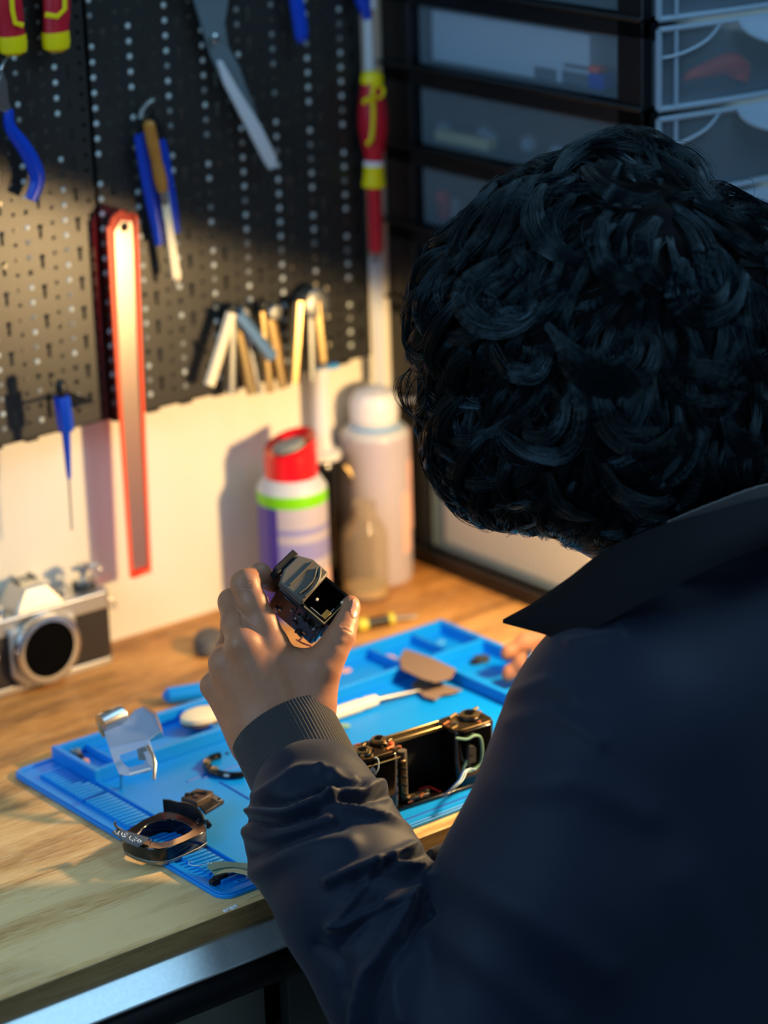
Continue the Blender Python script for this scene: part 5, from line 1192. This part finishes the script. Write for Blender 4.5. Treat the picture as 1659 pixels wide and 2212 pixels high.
# triangular strap ring and its post on the near end
NE = V(806, 1664, 0)-CAM; 
lug = FC @ Vector((-.0125, -.0152, .030))
b = MB(); tri_ = [(793, 1664), (786, 1652), (808, 1637), (817, 1642), (817, 1661), (809, 1673)]
dd_ = (lug-CAM).dot(FW)-.0025
b.tube(smoothpts([V(x, y, dd_) for x, y in tri_], 5), .0006, 8); b.build('strap_ring', 'wire_white', cb)
b = MB(); b.cyl(V(806, 1665, dd_+.006), V(805, 1662, dd_-.003), .0021, .0018, 14); b.cyl(V(810, 1672, dd_+.004), V(809, 1671, dd_-.001), .0012, n=10); b.build('strap_post', 'steel', cb)
putc('end_socket', 'dark_grey', [(-e-.0012, -e+.002, -.006, .004, .036, .044)], .0004)
putc('film_spool', 'gold_dark', [(.0205, .0265, -.012, -.008, .008, .040)], .0015)
b = MB(FC); b.cyl((.026, -.006, .004), (.026, -.006, .046), .0038, n=14); b.build('spool_shaft', 'taupe_face', cb)
b = MB(FC)
for z in (.012, .020, .027, .034): b.lathe([(.0012, 0), (.0012, .004)], 8, 0, frame((1, 0, 0), (0, 0, 1), (0, -1, 0), (.0225, -.0118, z)))
b.build('spool_holes', 'black_matte', cb)
for i in range(9):
    x = .018+rr.uniform(0, .030); y = -.015+rr.uniform(0, .008); b = MB(FC); b.tube([(x, y, .004+rr.uniform(0, .004)), (x+rr.uniform(.002, .007), y+rr.uniform(-.002, .002), .005+rr.uniform(0, .003))], rr.uniform(.0006, .0014), 6); b.build('base_lever', ('copper', 'gold_dull', 'steel_dull')[i % 3], cb)
b = MB(FC); b.box((.036, -.010, .0055), (.020, .008, .003)); b.build('base_block', 'body_dark', cb, bevel=.0006)
b = MB(FC); b.tube(smoothpts([(LX-.020, -.013, .046), (LX-.012, -.0165, .044), (LX-.004, -.0165, .045), (LX+.002, -.0165, .040), (LX+.002, -.0165, .022), (LX-.006, -.0165, .016), (LX-.016, -.0165, .018), (LX-.012, -.0165, .026)], 5), .0011, 8); b.build('flex_cable', 'green_film', cb)
b = MB(FC); b.cyl((LX-.008, -.0155, .034), (LX-.008, -.0185, .034), .0036, n=14); b.box((LX-.008, -.0165, .028), (.007, .003, .010)); b.build('shutter_magnet', 'dark_grey', cb)
disc(LX-.045, -.004, .004, [(.0018, 0), (.0018, .002)], 'steel', 'screw_head', 10)
E1 = FC @ Vector((LX-.004, -.017, .016))
for k, (mt, off) in enumerate((('wire_white', 0), ('wire_white', 5), ('wire_blue', 9))):
    b = MB(); q = [E1, V(1012-off, 1662+off*.3, 2.125), V(1000-off, 1685, 2.105), V(985-off, 1700, 2.10), V(962-off, 1722, 2.10)]; b.tube(smoothpts(q, 6), .00045, 6); b.build('wire', mt, cb)
b = MB(); b.tube(smoothpts([D(905, 1706, .008), D(925, 1700, .010), D(945, 1708, .007), D(965, 1718, .004)], 6), .0008, 6); b.build('wire', 'wire_red', cb)
# ------------------------------------------------------------------ black lens-box shell lying over the ruler strip of the mat
ZT = .0185
sh_ = empty('lens_box_shell', D(350, 1830), 'black hollow camera shell lying over the edge of the mat onto the wood', 'camera part')
out = [(262, 1800), (279, 1790), (306, 1772), (345, 1754), (372, 1751), (402, 1760), (424, 1772), (442, 1779), (446, 1792), (432, 1802), (398, 1818), (368, 1830), (345, 1834), (318, 1832), (290, 1824), (266, 1812)]
inn = [(295, 1803), (303, 1793), (320, 1780), (346, 1772), (370, 1769), (394, 1774), (408, 1782), (415, 1789), (413, 1794), (402, 1801), (384, 1809), (366, 1816), (346, 1819), (330, 1817), (314, 1812), (300, 1808)]
OT = [D(x, y, ZT) for x, y in out]; IT = [D(x, y, ZT-.001) for x, y in inn]; n = len(OT)
cx_ = sum(OT, Vector())/n
OB = [Vector((p.x, p.y, .0085)) for p in OT]; OB2 = [Vector(((p.x-cx_.x)*.93+cx_.x, (p.y-cx_.y)*.93+cx_.y, .0052)) for p in OT]; IB = [Vector(((p.x-cx_.x)*1.03+cx_.x, (p.y-cx_.y)*1.03+cx_.y, .0052)) for p in IT]
b = MB(); b.add(OT+IT+OB+OB2+IB, [f for i in range(n) for j in [(i+1) % n] for f in ((i, n+i, n+j, j), (i, j, 2*n+j, 2*n+i), (2*n+i, 2*n+j, 3*n+j, 3*n+i), (3*n+i, 3*n+j, 4*n+j, 4*n+i), (n+i, 4*n+i, 4*n+j, n+j))])
b.build('shell_ring', 'black_gloss', sh_, bevel=.0007)
b = MB(); sl = [(Vector(((p.x-cx_.x)*.965+cx_.x, (p.y-cx_.y)*.965+cx_.y, .0046))) for p in OT]; sl2 = [Vector((p.x, p.y, .0078)) for p in OT]
b.add(sl+sl2+[p.lerp(cx_, .07) for p in sl2], [f for i in range(n) for j in [(i+1) % n] for f in ((i, j, n+j, n+i), (n+i, n+j, 2*n+j, 2*n+i))]); b.build('metal_base', 'steel_dull', sh_, bevel=.0002)
# tall back wall with a step
BW = [(353, 1752, 1721), (368, 1752, 1722), (385, 1756, 1727), (400, 1760, 1727), (412, 1765, 1729), (424, 1772, 1735), (434, 1776, 1744), (441, 1780, 1756), (444, 1783, 1768)]
lowp = [D(x, y, ZT-.004) for x, y, _ in BW]; hi = []
for p, (x, y, t) in zip(lowp, BW): r = ray(x, t); k = ((p-CAM).dot(FW)); q = CAM+r*k; hi.append(Vector((p.x, p.y, max(q.z, ZT))))
inw = [(cx_-p).normalized()*.0016 for p in lowp]
b = MB(); m_ = len(lowp); b.add(lowp+hi+[p+Vector((w_.x, w_.y, 0)) for p, w_ in zip(lowp, inw)]+[p+Vector((w_.x, w_.y, 0)) for p, w_ in zip(hi, inw)], [f for i in range(m_-1) for f in ((i, i+1, m_+i+1, m_+i), (2*m_+i, 3*m_+i, 3*m_+i+1, 2*m_+i+1), (m_+i, m_+i+1, 3*m_+i+1, 3*m_+i))]+[(0, m_, 3*m_, 2*m_), (m_-1, 3*m_-1, 4*m_-1, 2*m_-1)])
b.build('back_wall', 'black_plastic', sh_, bevel=.0003)
def slabZ(P, z, h, mt, nm, bev=.0004, parent=sh_):
    Q = [D(x, y, z) for x, y in P]; k = len(Q); b = MB(); vs = [q-Vector((0, 0, h)) for q in Q]+Q; b.add(vs, [tuple(range(k))[::-1], tuple(range(k, 2*k))]+[(i, (i+1) % k, k+(i+1) % k, k+i) for i in range(k)]); return b.build(nm, mt, parent, bevel=bev)
slabZ([(430, 1740), (465, 1715), (484, 1729), (443, 1754)], .020, .003, 'black_plastic', 'arm_plate')
slabZ([(455, 1722), (465, 1717), (480, 1727), (470, 1731)], .0204, .0005, 'steel_dull', 'metal_tip', .0002)
b = MB(); b.lathe([(.0014, 0), (.0014, .0004)], 12, 0, Matrix.Translation(D(474, 1726, .0206))); b.build('tip_hole', 'black_matte', sh_)
slabZ([(390, 1722), (425, 1702), (462, 1708), (455, 1716), (424, 1733), (411, 1728)], .0245, .006, 'taupe_dark', 'gear_block', .001)
for i, (x, y) in enumerate(((418, 1716), (430, 1712), (442, 1714), (424, 1722), (405, 1718))):
    b = MB(); b.lathe([(.0022, 0), (.0022, .0014), (.001, .0016)], 12, 0, Matrix.Translation(D(x, y, .0245))); b.build('gear', ('black_matte', 'taupe_dark')[i % 2], sh_)
pn = slabZ([(241, 1797), (250, 1791), (262, 1791), (322, 1809), (299, 1829), (270, 1818)], .0215, .0010, 'panel_grey', 'printed_strip', .0002)
zz = .0217
def mark(P, r=.00030, closed=False):
    b = MB(); b.tube([D(x, y, zz) for x, y in P], r, 6, closed=closed); b.build('white_mark', 'print_white', pn)
mark([(301+3.6*math.cos(t), 1817+2.6*math.sin(t)) for t in np.linspace(0, 6.28, 15)[:-1]], .0004, True)
mark([(295, 1816), (289, 1812), (291, 1818), (285, 1814), (286, 1819)]); mark([(283, 1806), (279, 1810), (282, 1815), (287, 1815)]); mark([(297, 1812), (292, 1809)])
mark([(275, 1804), (268, 1801), (271, 1808), (267, 1806)]); mark([(264, 1799), (262, 1803), (266, 1808), (272, 1808)], .0004); mark([(276, 1801), (272, 1799)])
mark([(249, 1798), (252, 1802), (256, 1799)]); mark([(258, 1795), (254, 1801), (257, 1804)], .0003); mark([(247, 1796), (250, 1794)])
b = MB(); b.tube([D(262, 1793, .020), D(252, 1787, .024), D(248, 1780, .027), D(250, 1775, .030)], [.0020, .0018, .0013, .0008], 8, flat=.5); b.build('horn_tab', 'taupe_face', sh_)
b = MB(); b.tube([D(296, 1803, .019), D(303, 1796, .0195), D(308, 1789, .0195)], [.0010, .0007, .0004], 6); b.build('contact_leaf', 'silver', sh_)
for x, y in ((425, 1775), (429, 1771), (326, 1815), (397, 1844)):
    b = MB(); b.lathe([(.0008, 0), (.0007, .0006)], 8, 0, Matrix.Translation(D(x, y, ZT+.0002 if y < 1840 else .008))); b.build('screw', 'silver', sh_)
b = MB(); b.tube([D(446, 1775, .012), D(452, 1783, .012), D(447, 1790, .010)], [.002, .0022, .001], 8); b.build('side_catch', 'black_plastic', sh_)
b = MB(); b.tube([D(266, 1806, .012), D(264, 1814, .010), D(270, 1822, .008)], .0014, 8); b.build('front_catch', 'black_plastic', sh_)
# ------------------------------------------------------------------ silver reflex camera without a lens, by the wall
XE = D(209, 1411).x; YC = -.045
cam2 = empty('reflex_camera', Vector((XE-.07, YC+.017, 0)), 'old silver reflex camera without its lens standing against the wall', 'camera')
def putw(name, mt, q, bev=.001, parent=cam2): b = MB(); b.box(*bb(*q)); return b.build(name, mt, parent, bevel=bev)
XL = XE-.142
b = MB(); b.prism(rrect(XL, YC, XE, YC+.034, .006, 5), .048, 0, None, .007); b.build('leather_body', 'camera_leather', cam2, bevel=.0008)
b = MB(); b.prism(rrect(XL-.0005, YC-.0008, XE+.0005, YC+.0345, .0065, 5), .0068, 0, None, .0003); b.build('base_plate', 'silver_satin', cam2, bevel=.0008)
b = MB(); b.prism(rrect(XL-.0005, YC-.0008, XE+.0005, YC+.0345, .0065, 5), .0165, 0, None, .054); b.build('top_plate', 'silver_satin', cam2, bevel=.0015)
MCp = WL(106, 1402, YC-.013); mz = MCp.z
b = MB(); T = frame((1, 0, 0), (0, 0, 1), (0, -1, 0), Vector((MCp.x, YC, mz)))
b.prism([(-.034, .024), (-.034, -.020), (-.022, -.033), (.022, -.033), (.034, -.020), (.034, .024)], .007, 0, T); b.build('mount_panel', 'silver_satin', cam2, bevel=.003)
b = MB(); b.lathe([(.0328, .006), (.0332, .010), (.0322, .0135), (.0300, .0142), (.0255, .0142), (.0245, .012), (.0245, .0071), (.0245, .0069)], 56, 0, T); o = b.build('lens_mount', 'silver', cam2); 
b = MB(); b.lathe([(.0247, .0136), (.0242, .0136), (.0235, .0075), (.0005, .0074)], 40, 0, T); b.build('mirror_chamber', 'chamber_shade', cam2)
b = MB(); b.box((-.004, -.004, .0082), (.026, .004, .0015), 0, T); b.build('mirror_lip', 'grey_rubber', cam2, bevel=.0006)
b = MB(); b.box((0, -.0145, .0078), (.028, .012, .0008), 0, T); b.build('mirror_floor', 'dark_grey', cam2, bevel=.0003)
# pentaprism housing
PX = MCp.x+.003; zt = .0705
vs = [(PX-.026, YC-.001, zt), (PX+.026, YC-.001, zt), (PX+.026, YC+.034, zt), (PX-.026, YC+.034, zt), (PX-.013, YC+.004, zt+.020), (PX+.010, YC+.004, zt+.020), (PX+.012, YC+.030, zt+.020), (PX-.014, YC+.030, zt+.020)]
b = MB(); b.add(vs, [(0, 3, 2, 1), (4, 5, 6, 7), (0, 1, 5, 4), (1, 2, 6, 5), (2, 3, 7, 6), (3, 0, 4, 7)]); b.build('prism_housing', 'silver_satin', cam2, bevel=.0015)
b = MB(); b.box((PX-.001, YC+.024, zt+.021), (.016, .014, .002)); b.box((PX-.009, YC+.024, zt+.023), (.002, .014, .003)); b.box((PX+.007, YC+.024, zt+.023), (.002, .014, .003)); b.build('hot_shoe', 'steel_dull', cam2)
def knob(x, y, z, prof, mt, nm): b = MB(); b.lathe(prof, 24, 0, Matrix.Translation((x, y, z))); return b.build(nm, mt, cam2)
knob(XE-.016, YC+.017, zt, [(.0105, 0), (.0105, .006), (.0095, .0068)], 'dark_grey', 'rewind_base'); rk = knob(XE-.016, YC+.017, zt+.007, [(.009, 0), (.009, .003), (.003, .0035), (.003, .010), (.0065, .0105), (.0065, .016), (.004, .017)], 'steel', 'rewind_knob')
b = MB(); b.tube([(XE-.016, YC+.017, zt+.020), (XE-.004, YC+.012, zt+.022), (XE-.002, YC+.010, zt+.016)], .0016, 8); b.tube([(XE-.026, YC+.020, zt+.020), (XE-.006, YC+.014, zt+.020)], .0022, 8); b.build('crank', 'silver', rk)
knob(XE-.036, YC+.020, zt, [(.0045, 0), (.0045, .0045), (.003, .005)], 'steel', 'small_dial')
knob(PX-.040, YC+.015, zt, [(.0105, 0), (.0105, .0075), (.0095, .008)], 'silver', 'shutter_dial'); knob(PX-.058, YC+.013, zt, [(.006, 0), (.006, .004), (.0035, .0045), (.0035, .008)], 'dark_grey', 'release_button')
knob(PX-.070, YC+.018, zt, [(.009, 0), (.009, .004), (.006, .006)], 'steel', 'wind_lever_hub')
b = MB(); b.tube([(XE+.0005, YC+.006, .060), (XE+.006, YC+.004, .058), (XE+.0075, YC+.003, .050), (XE+.003, YC+.003, .050), (XE+.001, YC+.005, .058)], .0009, 8); b.build('strap_lug', 'steel', cam2)
knob2 = MB(); knob2.lathe([(.004, .0), (.0045, .004), (.003, .006)], 18, 0, frame((1, 0, 0), (0, 0, 1), (0, -1, 0), Vector((PX-.052, YC, .040)))); knob2.build('self_timer', 'silver', cam2)
bpy.context.view_layer.update()
